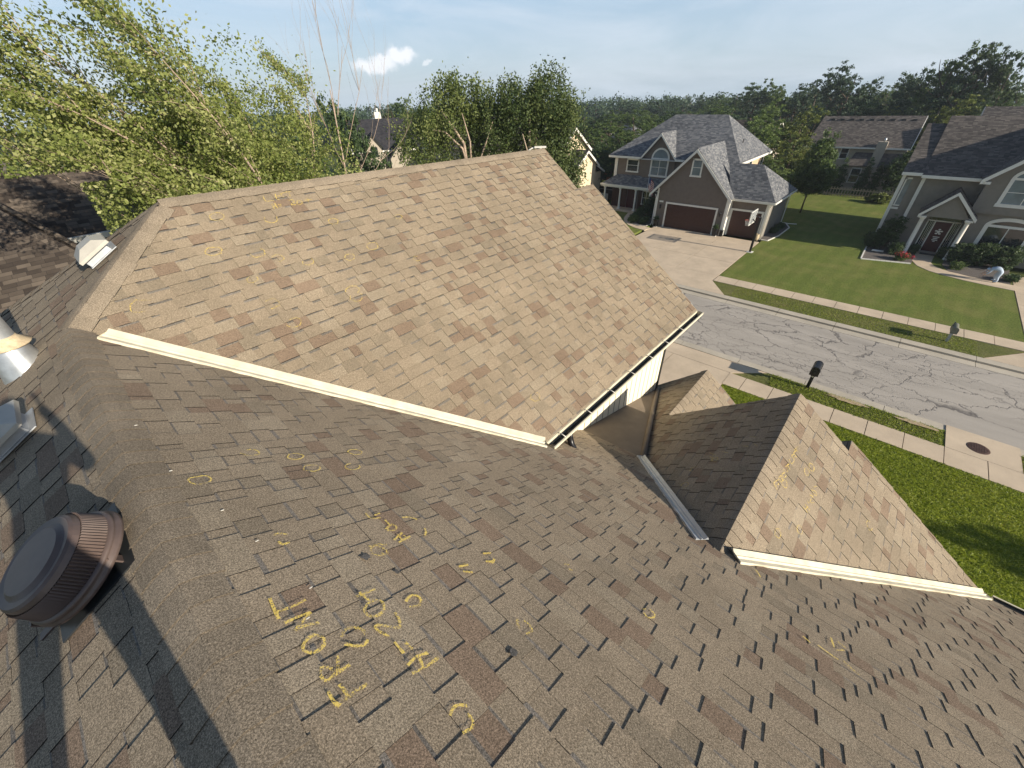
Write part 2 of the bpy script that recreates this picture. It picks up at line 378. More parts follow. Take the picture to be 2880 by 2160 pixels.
kerb('kerb_gutter', 27.84, 28.4, YS, YN, .012, 3.05, M['kerb'])
def sidewalk(name, x0, x1, y0, y1, z=.125):
    b = MB(); y = y0; k = 0
    while y < y1:
        b.box(x0, x1, y, min(y + 1.22, y1) - .025, -.1, z + (.004 if k % 3 == 1 else 0)); y += 1.22; k += 1
    b.box(x0 + .01, x1 - .01, y0, y1, -.1, z - .03, 1)
    return tag(b.build(name, [M['concrete'], M['joint']]), kind='structure')
sidewalk('sidewalk', 18.35, 19.52, -49.5 + .66, 3.2)
sidewalk('sidewalk', 31.02, 32.22, -7.9, 8.2)
sidewalk('sidewalk', 31.02, 32.22, 18.6, 60)
sidewalk('sidewalk', 18.35, 19.52, 9.2, 60)
def polysheet(name, pts, z, m, t=.15):
    b = MB(); b.slab([(x, y, z) for x, y in pts], t); return tag(b.build(name, m), kind='structure')
def slabs(name, x0, x1, y0, y1, nx, ny, z, m):
    b = MB()
    for i in range(nx):
        for j in range(ny):
            ax, bx = x0 + (x1 - x0) * i / nx, x0 + (x1 - x0) * (i + 1) / nx; ay, by = y0 + (y1 - y0) * j / ny, y0 + (y1 - y0) * (j + 1) / ny
            b.box(ax, bx - (.025 if i < nx - 1 else 0), ay, by - (.025 if j < ny - 1 else 0), -.1, z)
    b.box(x0 + .01, x1 - .01, y0 + .01, y1 - .01, -.1, z - .02, 1)
    return b
# near lawns
rect('lawn', 5.9, 18.34, -70, 3.12, .10, M['lawn_near'], .3)
rect('grass_verge', 19.53, 20.71, -4.93, 1.7, .10, M['verge'], .3)
polysheet('grass_verge', [(19.53, 1.7), (20.71, 1.7), (19.53, 3.12)], .10, M['verge'], .3)
rect('grass_verge', 19.53, 20.71, -70, -7.1, .10, M['verge'], .3)
# dirt patches along the kerb of the near verge
def patch(name, cx, cy, rx, ry, z, m, seed):
    r = random.Random(seed); b = MB(); pts = []
    for k in range(22):
        a = 2 * math.pi * k / 22; q = r.uniform(.62, 1.15); pts.append((cx + rx * q * math.cos(a), cy + ry * q * math.sin(a), z))
    b.face(pts); return tag(b.build(name, m), kind='structure')
M['dirt'] = simple('dry_straw_dirt', (.40, .31, .19), .95, .3, 22, .5, 50)
patch('bare_soil', 20.5, -1.55, .17, .85, .15, M['dirt'], 3); patch('bare_soil', 20.5, -4.0, .17, .7, .15, M['dirt'], 4)
rect('storm_inlet_slab', 19.53, 21.19, -7.08, -4.95, .13, M['concrete'], .3)
dw = slabs('driveway', 6.2, 19.52, 3.16, 9.16, 4, 2, .125, M['concrete']); tag(dw.build('driveway', [M['concrete'], M['joint']]), kind='structure')
b = MB(); b.slab([(19.55, 3.16, .12), (20.74, 1.72, .08), (21.2, 1.72, .035), (21.2, 9.16, .035), (19.55, 9.16, .12)], .2); tag(b.build('driveway_apron', M['concrete']), kind='structure')
rect('lawn', 5.9, 18.34, 9.2, 70, .10, M['lawn_near'], .3); rect('grass_verge', 19.53, 20.71, 9.2, 70, .10, M['verge'], .3)
# far side
rect('lawn', 32.24, 72, -7.9, 8.18, .11, M['lawn'], .3)
rect('lawn', 32.24, 72, 18.62, 60, .105, M['lawn'], .3)
rect('lawn', 50.6, 72, 8.18, 18.62, .107, M['lawn'], .3)
polysheet('grass_verge', [(28.93, -6.15), (31.0, -7.85), (31.0, 8.15), (30.4, 8.05), (28.93, 6.6)], .10, M['verge'], .3)
polysheet('grass_verge', [(28.93, 19.8), (31.0, 18.7), (31.0, 60), (28.93, 60)], .10, M['verge'], .3)
d = slabs('driveway', 32.2, 42.45, 8.24, 18.1, 3, 3, .12, M['concrete']); tag(d.build('driveway', [M['concrete'], M['joint']]), kind='structure')
polysheet('driveway_apron', [(28.9, 6.65), (31.0, 8.24), (32.2, 8.24), (32.2, 18.1), (31.0, 18.1), (28.9, 19.7)], .115, M['concrete'])
polysheet('driveway_apron', [(28.9, -6.2), (31.0, -7.95), (32.2, -7.95), (32.2, -16), (28.9, -17)], .115, M['concrete'])
d = slabs('driveway', 32.2, 44.5, -16, -7.95, 4, 2, .12, M['concrete']); tag(d.build('driveway', [M['concrete'], M['joint']]), kind='structure')
# curved walk of the right-hand house
def walk(name, ctr, w, z):
    b = MB()
    for i in range(len(ctr) - 1):
        (x0, y0), (x1, y1) = ctr[i], ctr[i + 1]
        def nn(k):
            a = Vector(ctr[max(k - 1, 0)]); c = Vector(ctr[min(k + 1, len(ctr) - 1)]); d = (c - a).normalized(); return Vector((-d.y, d.x))
        n0, n1 = nn(i), nn(i + 1)
        b.slab([(x0 - n0.x * w / 2, y0 - n0.y * w / 2, z), (x0 + n0.x * w / 2, y0 + n0.y * w / 2, z), (x1 + n1.x * w / 2, y1 + n1.y * w / 2, z), (x1 - n1.x * w / 2, y1 - n1.y * w / 2, z)], .1)
    return tag(b.build(name, M['concrete']), kind='structure')
walk('path', [(47.2, -3.15), (45.5, -3.05), (44.3, -3.0), (43.4, -3.3), (42.7, -3.9), (42.3, -4.7), (41.95, -5.6), (41.7, -6.8), (41.55, -8.0)], 1.15, .135)
walk('path', [(45.6, 22.6), (44.6, 22.3), (43.4, 21.9), (42.2, 21.2), (41.4, 20.3), (40.9, 19.4), (40.6, 18.2)], 1.1, .135)
# distant wooded ridge behind everything
# ---------------------------------------------------------------- our own house, whose roof the picture is taken from
Z0 = 12.0
def PZ(pl, x, y):
    a, b, c = {'S2': (-.6395, 0, -1.811), 'S3': (.568, 0, -1.4126), 'S1': (0, .7002, -5.228), 'R': (0, .76, -3.633), 'L': (0, -.79, -3.586), 'R2': (0, .77, -6.254)}[pl]
    return Z0 + a * x + b * y + c
def PN(pl):
    a, b = {'S2': (-.6395, 0), 'S3': (.568, 0), 'S1': (0, .7002), 'R': (0, .76), 'L': (0, -.79), 'R2': (0, .77)}[pl]
    return Vector((-a, -b, 1)).normalized()
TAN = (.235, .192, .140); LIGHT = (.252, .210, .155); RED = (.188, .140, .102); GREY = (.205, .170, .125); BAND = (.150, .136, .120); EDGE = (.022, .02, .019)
def clip(poly, cvx):
    out = poly
    n = len(cvx); ar = sum(cvx[i][0] * cvx[(i + 1) % n][1] - cvx[(i + 1) % n][0] * cvx[i][1] for i in range(n)); sg = 1 if ar > 0 else -1
    for i in range(n):
        ax, ay = cvx[i]; bx, by = cvx[(i + 1) % n]; res = []
        if not out: return []
        f = lambda p: sg * ((bx - ax) * (p[1] - ay) - (by - ay) * (p[0] - ax))
        for j in range(len(out)):
            p, q = out[j], out[(j + 1) % len(out)]; fp, fq = f(p), f(q)
            if fp >= 0: res.append(p)
            if (fp > 0 and fq < 0) or (fp < 0 and fq > 0):
                t = fp / (fp - fq); res.append((p[0] + t * (q[0] - p[0]), p[1] + t * (q[1] - p[1])))
        out = res
    return out
def shingles(pl, O, U, V, polys, seed, tint=(1, 1, 1)):
    """laminated shingles: every course is a base strip with raised random tabs that have real thickness"""
    rnd = random.Random(seed); U, V = Vector(U), Vector(V).normalized(); n = PN(pl); O = Vector(O)
    cv = []
    for P in polys:
        cv.append([((Vector((x, y, PZ(pl, x, y))) - O).dot(U), (Vector((x, y, PZ(pl, x, y))) - O).dot(V)) for x, y in P])
    us = [p[0] for c in cv for p in c]; vs = [p[1] for c in cv for p in c]
    b = MB(); E = .143
    def put(rect, hf, col, side=True, bottom=None):
        for c in cv:
            q = clip(rect, c)
            if len(q) < 3: continue
            top = [O + U * a + V * d + n * hf(d) for a, d in q]
            b.face(top, 0, col, uv=q)
            if side:
                for i in range(len(q)):
                    j = (i + 1) % len(q)
                    lo = [O + U * q[k][0] + V * q[k][1] - n * .004 for k in (i, j)]
                    b.face([top[i], lo[0], lo[1], top[j]], 0, EDGE, uv=[q[i]] * 2 + [q[j]] * 2)
    def jit(c, a=.07):
        k = rnd.uniform(1 - a, 1 + a); return tuple(x * k * t for x, t in zip(c, tint))
    k0 = int(math.floor(min(vs) / E)); k1 = int(math.ceil(max(vs) / E)); umin, umax = min(us), max(us)
    for k in range(k0, k1):
        v0, v1 = k * E, (k + 1) * E; wob = rnd.uniform(-.004, .004); v1 += wob
        hb = lambda d, v0=v0: .001 + .003 * (d - v0) / E
        ht = lambda d, v0=v0: .0055 + .0045 * (d - v0) / E
        u = umin - rnd.uniform(0, .5); tone = rnd.choice([TAN] * 5 + [GREY, LIGHT])
        nextj = u + rnd.uniform(.2, .9)
        while u < umax:
            wt = rnd.choice([.10, .13, .16, .19, .22, .26]) * rnd.uniform(.9, 1.1); wg = rnd.choice([.07, .10, .13, .16, .20]) * rnd.uniform(.9, 1.1)
            r = rnd.random(); col = RED if r < .14 else LIGHT if r < .25 else GREY if r < .33 else TAN
            put([(u, v0), (u + wt, v0), (u + wt, v1), (u, v1)], ht, jit(col, .05))
            r = rnd.random(); col = RED if r < .10 else LIGHT if r < .2 else GREY if r < .3 else TAN
            g0 = u + wt
            bd = .020 + rnd.uniform(-.008, .008)
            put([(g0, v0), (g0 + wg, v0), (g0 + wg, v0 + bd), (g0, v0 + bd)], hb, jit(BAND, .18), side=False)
            cc = jit(col, .05)
            put([(g0, v0 + bd), (g0 + wg, v0 + bd), (g0 + wg, v1), (g0, v1)], hb, cc)
            u = g0 + wg
    return b
own = empty('house', (0, 0, 6), 'brown shingled house seen from its own ridge, yellow chalk circles and words on the roof', 'house')
c1 = math.cos(math.atan(.7002)); c2 = math.cos(math.atan(.6395)); c3 = math.cos(math.atan(.568)); cR = math.cos(math.atan(.76)); cL = math.cos(math.atan(.79))
TR = (.95, 6.10); RR = (7.70, 6.03)
WV = (1.06, 1.0, .96)
s2 = shingles('S2', (-.33, 0, PZ('S2', -.33, 0)), (0, 1, 0), (c2, 0, -c2 * .6395), [[(-.33, -9), (6.1, -9), (6.1, 2.25), (-.33, 2.25)], [(-.33, 2.25), (2.89, 2.25), (-.33, 5.18)], [(2.89, 2.25), (4.35, 2.25), (4.35, 2.52), (2.6, 2.52)]], 11, (1.09, 1.08, 1.07)).build('roof', M['gran'], own)
s1 = shingles('S1', (0, 6.24, PZ('S1', 0, 6.24)), (1, 0, 0), (0, -c1, -c1 * .7002),
    [[(.974, 6.24), (7.70, 6.03), (7.60, 5.075), (-.44, 5.075)], [(-.25, 5.075), (8.18, 5.075), (7.86, 2.225), (2.90, 2.235)]], 5, (1.0, .985, .955)).build('roof', M['gran'], own)
s3 = shingles('S3', (.97, 0, PZ('S3', .97, 0)), (0, 1, 0), (-c3, 0, -c3 * .568), [[(-.33, -9), (-.33, 5.18), (-3.41, 5.18), (-3.41, -9)], [(-.33, 5.18), (.974, 6.24), (-3.41, 8.89), (-3.41, 5.18)]], 23).build('roof', M['gran'], own)
dr = shingles('R', (0, .03, PZ('R', 0, .03)), (1, 0, 0), (0, -cR, -cR * .76), [[(2.83, .03), (6.0, .03), (6.0, -2.72), (2.9, -.10)], [(6.0, -.77), (6.27, -.77), (6.27, -2.86), (6.0, -2.72)]], 31).build('roof', M['gran'], own)
dl = shingles('L', (0, .03, PZ('L', 0, .03)), (1, 0, 0), (0, cL, -cL * .79), [[(2.83, .03), (6.0, .03), (6.0, 1.98), (4.43, 1.49), (2.83, .2)], [(6.0, 1.71), (7.92, 1.71), (7.70, 2.62), (7.36, 2.5), (6.0, 2.0)]], 37).build('roof', M['gran'], own)
# small lower gables in front of the dormer: their hidden-side slopes, and the wing's rear slopes
def facet(name, pts, m, t=.12, parent=own): b = MB(); b.slab(pts, t); return b.build(name, m, parent)
zr2 = PZ('L', 0, 1.71)
shingles('R2', (0, 1.71, PZ('R2', 0, 1.71)), (1, 0, 0), (0, -cR, -cR * .77), [[(5.8, 1.71), (7.92, 1.71), (7.92, .5), (5.8, .5)]], 41).build('roof', M['gran'], own)
zr3 = PZ('R', 0, -.77)
facet('roof', [(6.0, -.77, zr3), (6.27, -.77, zr3), (6.27, .1, zr3 - .7), (6.0, .1, zr3 - .7)], M['rooftaupe'])
def NZ(y): return PZ('S1', 0, 6.2) - .94 * (y - 6.2)
facet('roof', [(.974, 6.24, PZ('S1', 0, 6.24) - .01), (7.7, 6.03, PZ('S1', 0, 6.03) - .01), (7.7, 9.3, NZ(9.3) - .1), (-3.9, 9.3, NZ(9.3)), (-3.5, 8.95, NZ(8.95))], M['rooftaupe'], .05)
facet('roof', [(7.7, 5.07, PZ('S1', 0, 5.07)), (8.18, 5.06, PZ('S1', 0, 5.07)), (8.18, 9.3, NZ(9.3)), (7.7, 9.3, NZ(9.3))], M['rooftaupe'], .05)
# caps over ridges and hips
def caps(A, B, n1, n2, parent, seed, w=.15, step=.143, col=(.232, .190, .140), h=.009, rev=False):
    A, B = Vector(A), Vector(B)
    if rev: A, B = B, A; n1, n2 = n2, n1
    d = (B - A).normalized(); Ln = (B - A).length; rnd = random.Random(seed); b = MB()
    s1_ = n1.cross(d); s1_ = s1_ if s1_.dot(n2) < 0 else -s1_; s2_ = n2.cross(d); s2_ = s2_ if s2_.dot(n1) < 0 else -s2_
    up = (n1 + n2).normalized(); k = int(Ln / step)
    for i in range(k):
        t0, t1 = i * step - .015, min((i + 1) * step + .006, Ln); j = rnd.uniform(-.008, .008); ww = w * rnd.uniform(.95, 1.05)
        kk = rnd.uniform(.90, 1.08); cc = tuple(c * kk for c in col)
        def row(t, hh):
            p = A + d * t; return [p + s1_ * (ww + j) + n1 * hh, p + s1_ * ww * .5 + n1 * (hh + .004), p + s1_ * .045 + n1 * (hh + .002), p + up * (hh - .004), p + s2_ * .045 + n2 * (hh + .002), p + s2_ * ww * .5 + n2 * (hh + .004), p + s2_ * (ww - j) + n2 * hh]
        ra, rb = row(t0, h), row(t1, h + .006)
        for q in range(6): b.face([ra[q], rb[q], rb[q + 1], ra[q + 1]], 0, cc, smooth=False)
        lo = row(t1, h - .002)
        for q in range(6): b.face([rb[q], lo[q], lo[q + 1], rb[q + 1]], 0, tuple(c * .4 for c in col))
        for q, nn in ((0, n1), (6, n2)): b.face([ra[q], rb[q], rb[q] - nn * .014, ra[q] - nn * .014], 0, EDGE)
    return b.build('ridge_cap', M['gran'], parent)
n1, n2, n3, nR, nL = PN('S1'), PN('S2'), PN('S3'), PN('R'), PN('L'); nN = Vector((0, .94, 1)).normalized()
caps((-.33, -9, PZ('S2', -.33, 0)), (-.33, 5.2, PZ('S2', -.33, 0)), n2, n3, s3, 1, rev=True)
caps((-.33, 5.18, PZ('S2', -.33, 0)), (.974, 6.24, PZ('S1', 0, 6.24)), n1, n3, s1, 2)
caps((.93, 6.24, PZ('S1', 0, 6.24)), (7.68, 6.03, PZ('S1', 0, 6.03)), n1, nN, s1, 3, w=.14)
caps((-3.35, 8.85, PZ('S3', -3.35, 0)), (.95, 6.25, PZ('S3', .95, 0)), n3, nN, s3, 4, w=.13)
caps((2.86, .03, PZ('R', 0, .03)), (6.0, .03, PZ('R', 0, .03)), nR, nL, dr, 5, w=.15, rev=True)
caps((5.95, 1.71, zr2), (7.9, 1.71, zr2), nL, Vector((0, -.79, 1)).normalized(), dl, 6, w=.14, rev=True)
caps((7.66, 5.07, PZ('S1', 0, 5.07)), (8.16, 5.06, PZ('S1', 0, 5.06)), n1, nN, s1, 7, w=.12)
# open metal valleys with a raised rib
def valley(A, B, na, nb, w, m, parent, seed, h=.027, label=None):
    A, B = Vector(A), Vector(B); d = (B - A).normalized(); b = MB(); rnd = random.Random(seed)
    sa = na.cross(d); sa = sa if sa.dot(nb) > 0 else -sa; sb = nb.cross(d); sb = sb if sb.dot(na) > 0 else -sb
    up = (na + nb).normalized(); K = 40; rows = []
    for i in range(K + 1):
        p = A + (B - A) * i / K; wj = rnd.uniform(-.006, .008)
        rows.append([p + sa * (w + wj) + na * (h - .02), p + sa * w + na * (h + .002), p + sa * .03 + na * h, p + up * (h + .022), p + sb * .03 + nb * h, p + sb * w + nb * (h + .002), p + sb * (w + wj) + nb * (h - .02)])
    for i in range(K):
        for q in range(6): b.face([rows[i][q], rows[i + 1][q], rows[i + 1][q + 1], rows[i][q + 1]])
    for r in (rows[0], rows[-1]): b.face(r)
    o = b.build('valley_flashing', m, parent); tag(o, label); return o
def P3(pl, x, y): return (x, y, PZ(pl, x, y))
valley(P3('S2', -.16, 4.98), P3('S2', 2.93, 2.235), n2, n1, .095, M['whitedirty'], s1, 1, label='long cream painted valley flashing')
valley(P3('S2', 2.86, -.085), P3('S2', 6.12, -2.84), n2, nR, .085, M['whitedirty'], dr, 2, label='cream valley flashing beside the dormer')
valley(P3('S2', 2.80, .185), P3('S2', 4.42, 1.49), n2, nL, .075, M['galvgrey'], dl, 3, label='grey metal valley flashing in shade')
# rolled roofing saddle between the wing wall and the dormer, with its kerb strip
facet('roof', [(4.22, 2.56, 7.46), (7.5, 2.56, 6.48), (7.44, 2.5, 6.47), (4.47, 1.47, 7.345)], M['membrane'], .03)
b = MB(); b.tube([(4.44, 1.47, 7.37), (5.4, 1.80, 7.10), (6.4, 2.14, 6.81), (7.44, 2.49, 6.50)], .045, 8); b.build('kerb_strip', M['membrane'], own)
# walls
W = MB()
W.box(-3.0, 5.55, -8.7, 2.4, .0, 6.2); W.box(-3.0, 7.2, 2.6, 8.9, 0, 5.9)
W.build('wall', M['siding_cream'], own)
b = MB(); b.slab([(3.3, 2.5, PZ('S1', 0, 2.5) - .02), (7.3, 2.5, PZ('S1', 0, 2.5) - .02), (7.3, 2.5, 0.1), (3.3, 2.5, 0.1)], .1, down=(0, 1, 0))
for i in range(19): b.box(3.55 + i * .2, 3.562 + i * .2, 2.494, 2.4995, 5.5, 8.4, 1)
sw = b.build('siding_wall', [M['siding_cream'], M['groove']], own); tag(sw, 'cream vertical-groove siding wall under the gutter')
b = MB(); b.box(7.30, 7.34, 2.47, 2.52, 5.9, 8.42); b.build('corner_trim', M['darkmetal'], own)
b = MB(); zt = PZ('S1', 0, 6.03)
b.slab([(7.3, 2.6, 5.9), (7.3, 2.6, PZ('S1', 0, 2.6) - .03), (7.3, 6.05, zt - .05), (7.3, 8.9, NZ(8.9) - .05), (7.3, 8.9, 5.9)], .1, down=(-1, 0, 0)); b.build('gable_wall', M['siding_cream'], own)
b = MB(); b.slab([(5.75, -2.5, 5.9), (5.75, .03, PZ('R', 0, .03) - .1), (5.75, 1.7, PZ('L', 0, 1.7) - .06), (5.75, 1.7, 5.9)], .1, down=(-1, 0, 0))
b.slab([(7.5, .6, 5.7), (7.5, .62, zr2 - .95), (7.5, 1.71, zr2 - .08), (7.5, 2.5, PZ('L', 0, 2.5) - .06), (7.5, 2.5, 5.2)], .1, down=(-1, 0, 0))
b.box(5.6, 7.5, .7, 2.5, 0, 5.9); b.box(4.3, 7.3, 1.6, 2.55, 5.4, 6.2); b.build('gable_wall', M['siding_cream'], own)
# fascia under the rakes and eaves
b = MB()
def board(A, B, h, t, out):
    A, B, out = Vector(A), Vector(B), Vector(out); b.face([A, B, B - Vector((0, 0, h)), A - Vector((0, 0, h))]); b.face([A + out * t, B + out * t, B + out * t - Vector((0, 0, h)), A + out * t - Vector((0, 0, h))])
    b.face([A, B, B + out * t, A + out * t]); b.face([A - Vector((0, 0, h)), B - Vector((0, 0, h)), B + out * t - Vector((0, 0, h)), A + out * t - Vector((0, 0, h))])
board(P3('S1', 8.17, 5.05), P3('S1', 7.87, 2.25), .2, .03, (-1, 0, 0)); board(P3('S1', 7.69, 6.03), P3('S1', 7.6, 5.09), .2, .03, (-1, 0, 0))
board(P3('R', 5.99, .03), P3('R', 5.99, -2.7), .18, .03, (-1, 0, 0)); board(P3('L', 5.99, .03), P3('L', 5.99, 1.7), .18, .03, (-1, 0, 0)); board(P3('L', 7.9, 1.71), P3('L', 7.72, 2.55), .18, .03, (-1, 0, 0))
board((6.1, -9, PZ('S2', 6.1, 0) - .01), (6.1, -2.9, PZ('S2', 6.1, 0) - .01), .18, .03, (-1, 0, 0))
b.box(-3.41, 6.1, -8.95, 2.3, 6.1, 6.2)
b.build('fascia', M['white'], own)
# gutters
def gutter(A, B, side, parent, hang=True, endcap=True):
    A, B, sd_ = Vector(A), Vector(B), Vector(side); d = (B - A).normalized(); b = MB(); up = Vector((0, 0, 1)); w, hh, t = .125, .10, .006
    prof = [(0, .01), (0, -hh), (w * .65, -hh), (w * .8, -hh * .5), (w, -hh * .35), (w, .0)]
    for (a0, z0), (a1, z1) in zip(prof[:-1], prof[1:]):
        for off, mi in ((0, 1), (t, 0)):
            o_ = sd_ * off - up * off * .6
            if mi == 1: o_ = Vector((0, 0, 0))
            b.face([A + sd_ * a0 + up * z0 + o_, B + sd_ * a0 + up * z0 + o_, B + sd_ * a1 + up * z1 + o_, A + sd_ * a1 + up * z1 + o_], mi)
    b.obox((A + B) / 2 + sd_ * w, d * ((B - A).length / 2), sd_ * .009, up * .006, 0)
    b.obox((A + B) / 2 + sd_ * (-.002) + up * .008, d * ((B - A).length / 2), sd_ * .009, up * .004, 0)
    for e in (A, B): b.face([e + sd_ * a + up * z for a, z in prof], 0)
    g = b.build('gutter', [M['whitedirty'], M['darkmetal']], parent)
    if hang:
        n = int((B - A).length / .62)
        for i in range(n):
            p = A + d * (.25 + i * .62); h = MB(); h.tube([p + up * .012, p + sd_ * w * .5 + up * .02, p + sd_ * w + up * .008], .006, 5); h.build('gutter_hanger', M['white'], g)
    return g
g1 = gutter((2.98, 2.235, PZ('S1', 0, 2.235) - .03), (7.90, 2.225, PZ('S1', 0, 2.225) - .03), (0, -1, 0), own)
g2 = gutter((6.1, -9, PZ('S2', 6.1, 0) - .03), (6.1, -2.95, PZ('S2', 6.1, 0) - .03), (1, 0, 0), own, hang=False)
b = MB(); zg = PZ('S1', 0, 2.23) - .1
b.tube([(3.42, 2.17, zg), (3.42, 2.17, zg - .10), (3.40, 2.12, zg - .19), (3.36, 2.02, zg - .25), (3.38, 1.97, zg - .28)], .045, 8); b.build('downspout', M['black'], g1)
# ---- roof penetrations
def onS3(x, y, h=0): return Vector((x, y, PZ('S3', x, y))) + n3 * h
dS3 = Vector((-c3, 0, -c3 * .568)); dY = Vector((0, 1, 0))
def box_vent(x, y, label, tilt=0.0):
    t = empty('roof_vent', onS3(x, y)); t.parent = own; t.location = onS3(x, y) - Vector((0, 0, 6)); tag(t, label)
    up, dn = n3, dS3; c = onS3(x, y)
    def Q(a, s, h): return c + dY * a + dn * s + up * h
    b = MB(); b.obox(Q(0, 0, .022), dY * .16, dn * .16, up * .004); b.obox(Q(0, .02, .06), dY * .13, dn * .13, up * .05); b.build('vent_base', M['galvgrey'], t)
    b = MB(); lo = [Q(-.2, -.16, .095), Q(.2, -.16, .095), Q(.2, .18, .095), Q(-.2, .18, .095)]; mi_ = [Q(-.2, -.16, .125), Q(.2, -.16, .125), Q(.2, .18, .125), Q(-.2, .18, .125)]
    hi = [Q(-.12, -.07, .185), Q(.12, -.07, .185), Q(.12, .07, .185), Q(-.12, .07, .185)]
    for i in range(4):
        j = (i + 1) % 4; b.face([lo[i], lo[j], mi_[j], mi_[i]]); b.face([mi_[i], mi_[j], hi[j], hi[i]])
    b.face(hi); b.face(lo[::-1]); b.build('vent_hood', M['whitemetal'], t)
M['whitemetal'] = simple('grey_white_painted_metal', (.42, .40, .35), .4, .08, 9)
box_vent(.22, 6.16, 'cream box vent near the hip')
box_vent(-.86, 4.12, 'pale box vent nearest the attic fan')
t = empty('flue_pipe', (0, 0, 0)); t.parent = own; pc = onS3(-.74, 5.28); t.location = pc - Vector((0, 0, 6))
b = MB(); b.lathe(pc, (0, 0, 1), [(.095, -.2), (.095, 1.0)], 24); b.build('pipe', M['galv'], t)
b = MB(); b.lathe(pc, (0, 0, 1), [(.20, -.16), (.17, -.02), (.112, .20)], 24); b.build('flashing_cone', M['galv'], t)
b = MB(); b.lathe(pc, (0, 0, 1), [(.155, .20), (.165, .212), (.10, .27), (.096, .29)], 24); b.build('storm_collar', M['rust'], t)
b = MB(); b.lathe(pc + Vector((0, 0, 1.0)), (0, 0, 1), [(.09, 0), (.15, .02), (.15, .12), (.02, .17)], 20); b.build('pipe_cap', M['galv'], t)
# brown power attic fan
fc = onS3(-.61, 2.20); t = empty('attic_fan', (0, 0, 0)); t.parent = own; t.location = fc - Vector((0, 0, 6)); tag(t, 'round brown attic fan with a ribbed skirt')
b = MB(); b.lathe(fc, n3, [(.0, .235), (.135, .232), (.150, .222), (.158, .218), (.185, .222), (.196, .212), (.203, .19)], 48, smooth=False); b.build('fan_cap', M['brownmetal'], t)
b = MB(); K = 96
for k in range(K):
    a0, a1 = 2 * math.pi * k / K, 2 * math.pi * (k + 1) / K
    e1 = n3.cross(dY).normalized(); e2 = dY
    def rp(a, r, h): return fc + (e1 * math.cos(a) + e2 * math.sin(a)) * r + n3 * h
    am = (a0 + a1) / 2
    b.face([rp(a0, .203, .19), rp(am, .212, .19), rp(am, .226, .10), rp(a0, .214, .10)]); b.face([rp(am, .212, .19), rp(a1, .203, .19), rp(a1, .214, .10), rp(am, .226, .10)])
b.build('ribbed_skirt', M['brownmetal'], t)
b = MB(); b.lathe(fc, n3, [(.222, .102), (.238, .098), (.240, .084), (.230, .078), (.246, .070), (.246, .052), (.232, .045), (.20, .05)], 48); b.build('fan_rim', M['brownmetal'], t)
b = MB(); b.lathe(fc, n3, [(.15, -.01), (.15, .08)], 32); b.obox(fc + n3 * .012, dY * .24, dS3 * .2, n3 * .004); b.build('fan_base', M['darkmetal'], t)
for a, s in ((-.07, .235), (.16, .17), (-.16, -.15), (.1, -.2)):
    p = fc + dY * a + dS3 * s; b = MB(); b.obox(p + n3 * .045, dY * .022, dS3 * .004, n3 * .045); b.obox(p + n3 * .008 + dS3 * .03, dY * .022, dS3 * .04, n3 * .004); b.build('leg', M['brownmetal'], t)
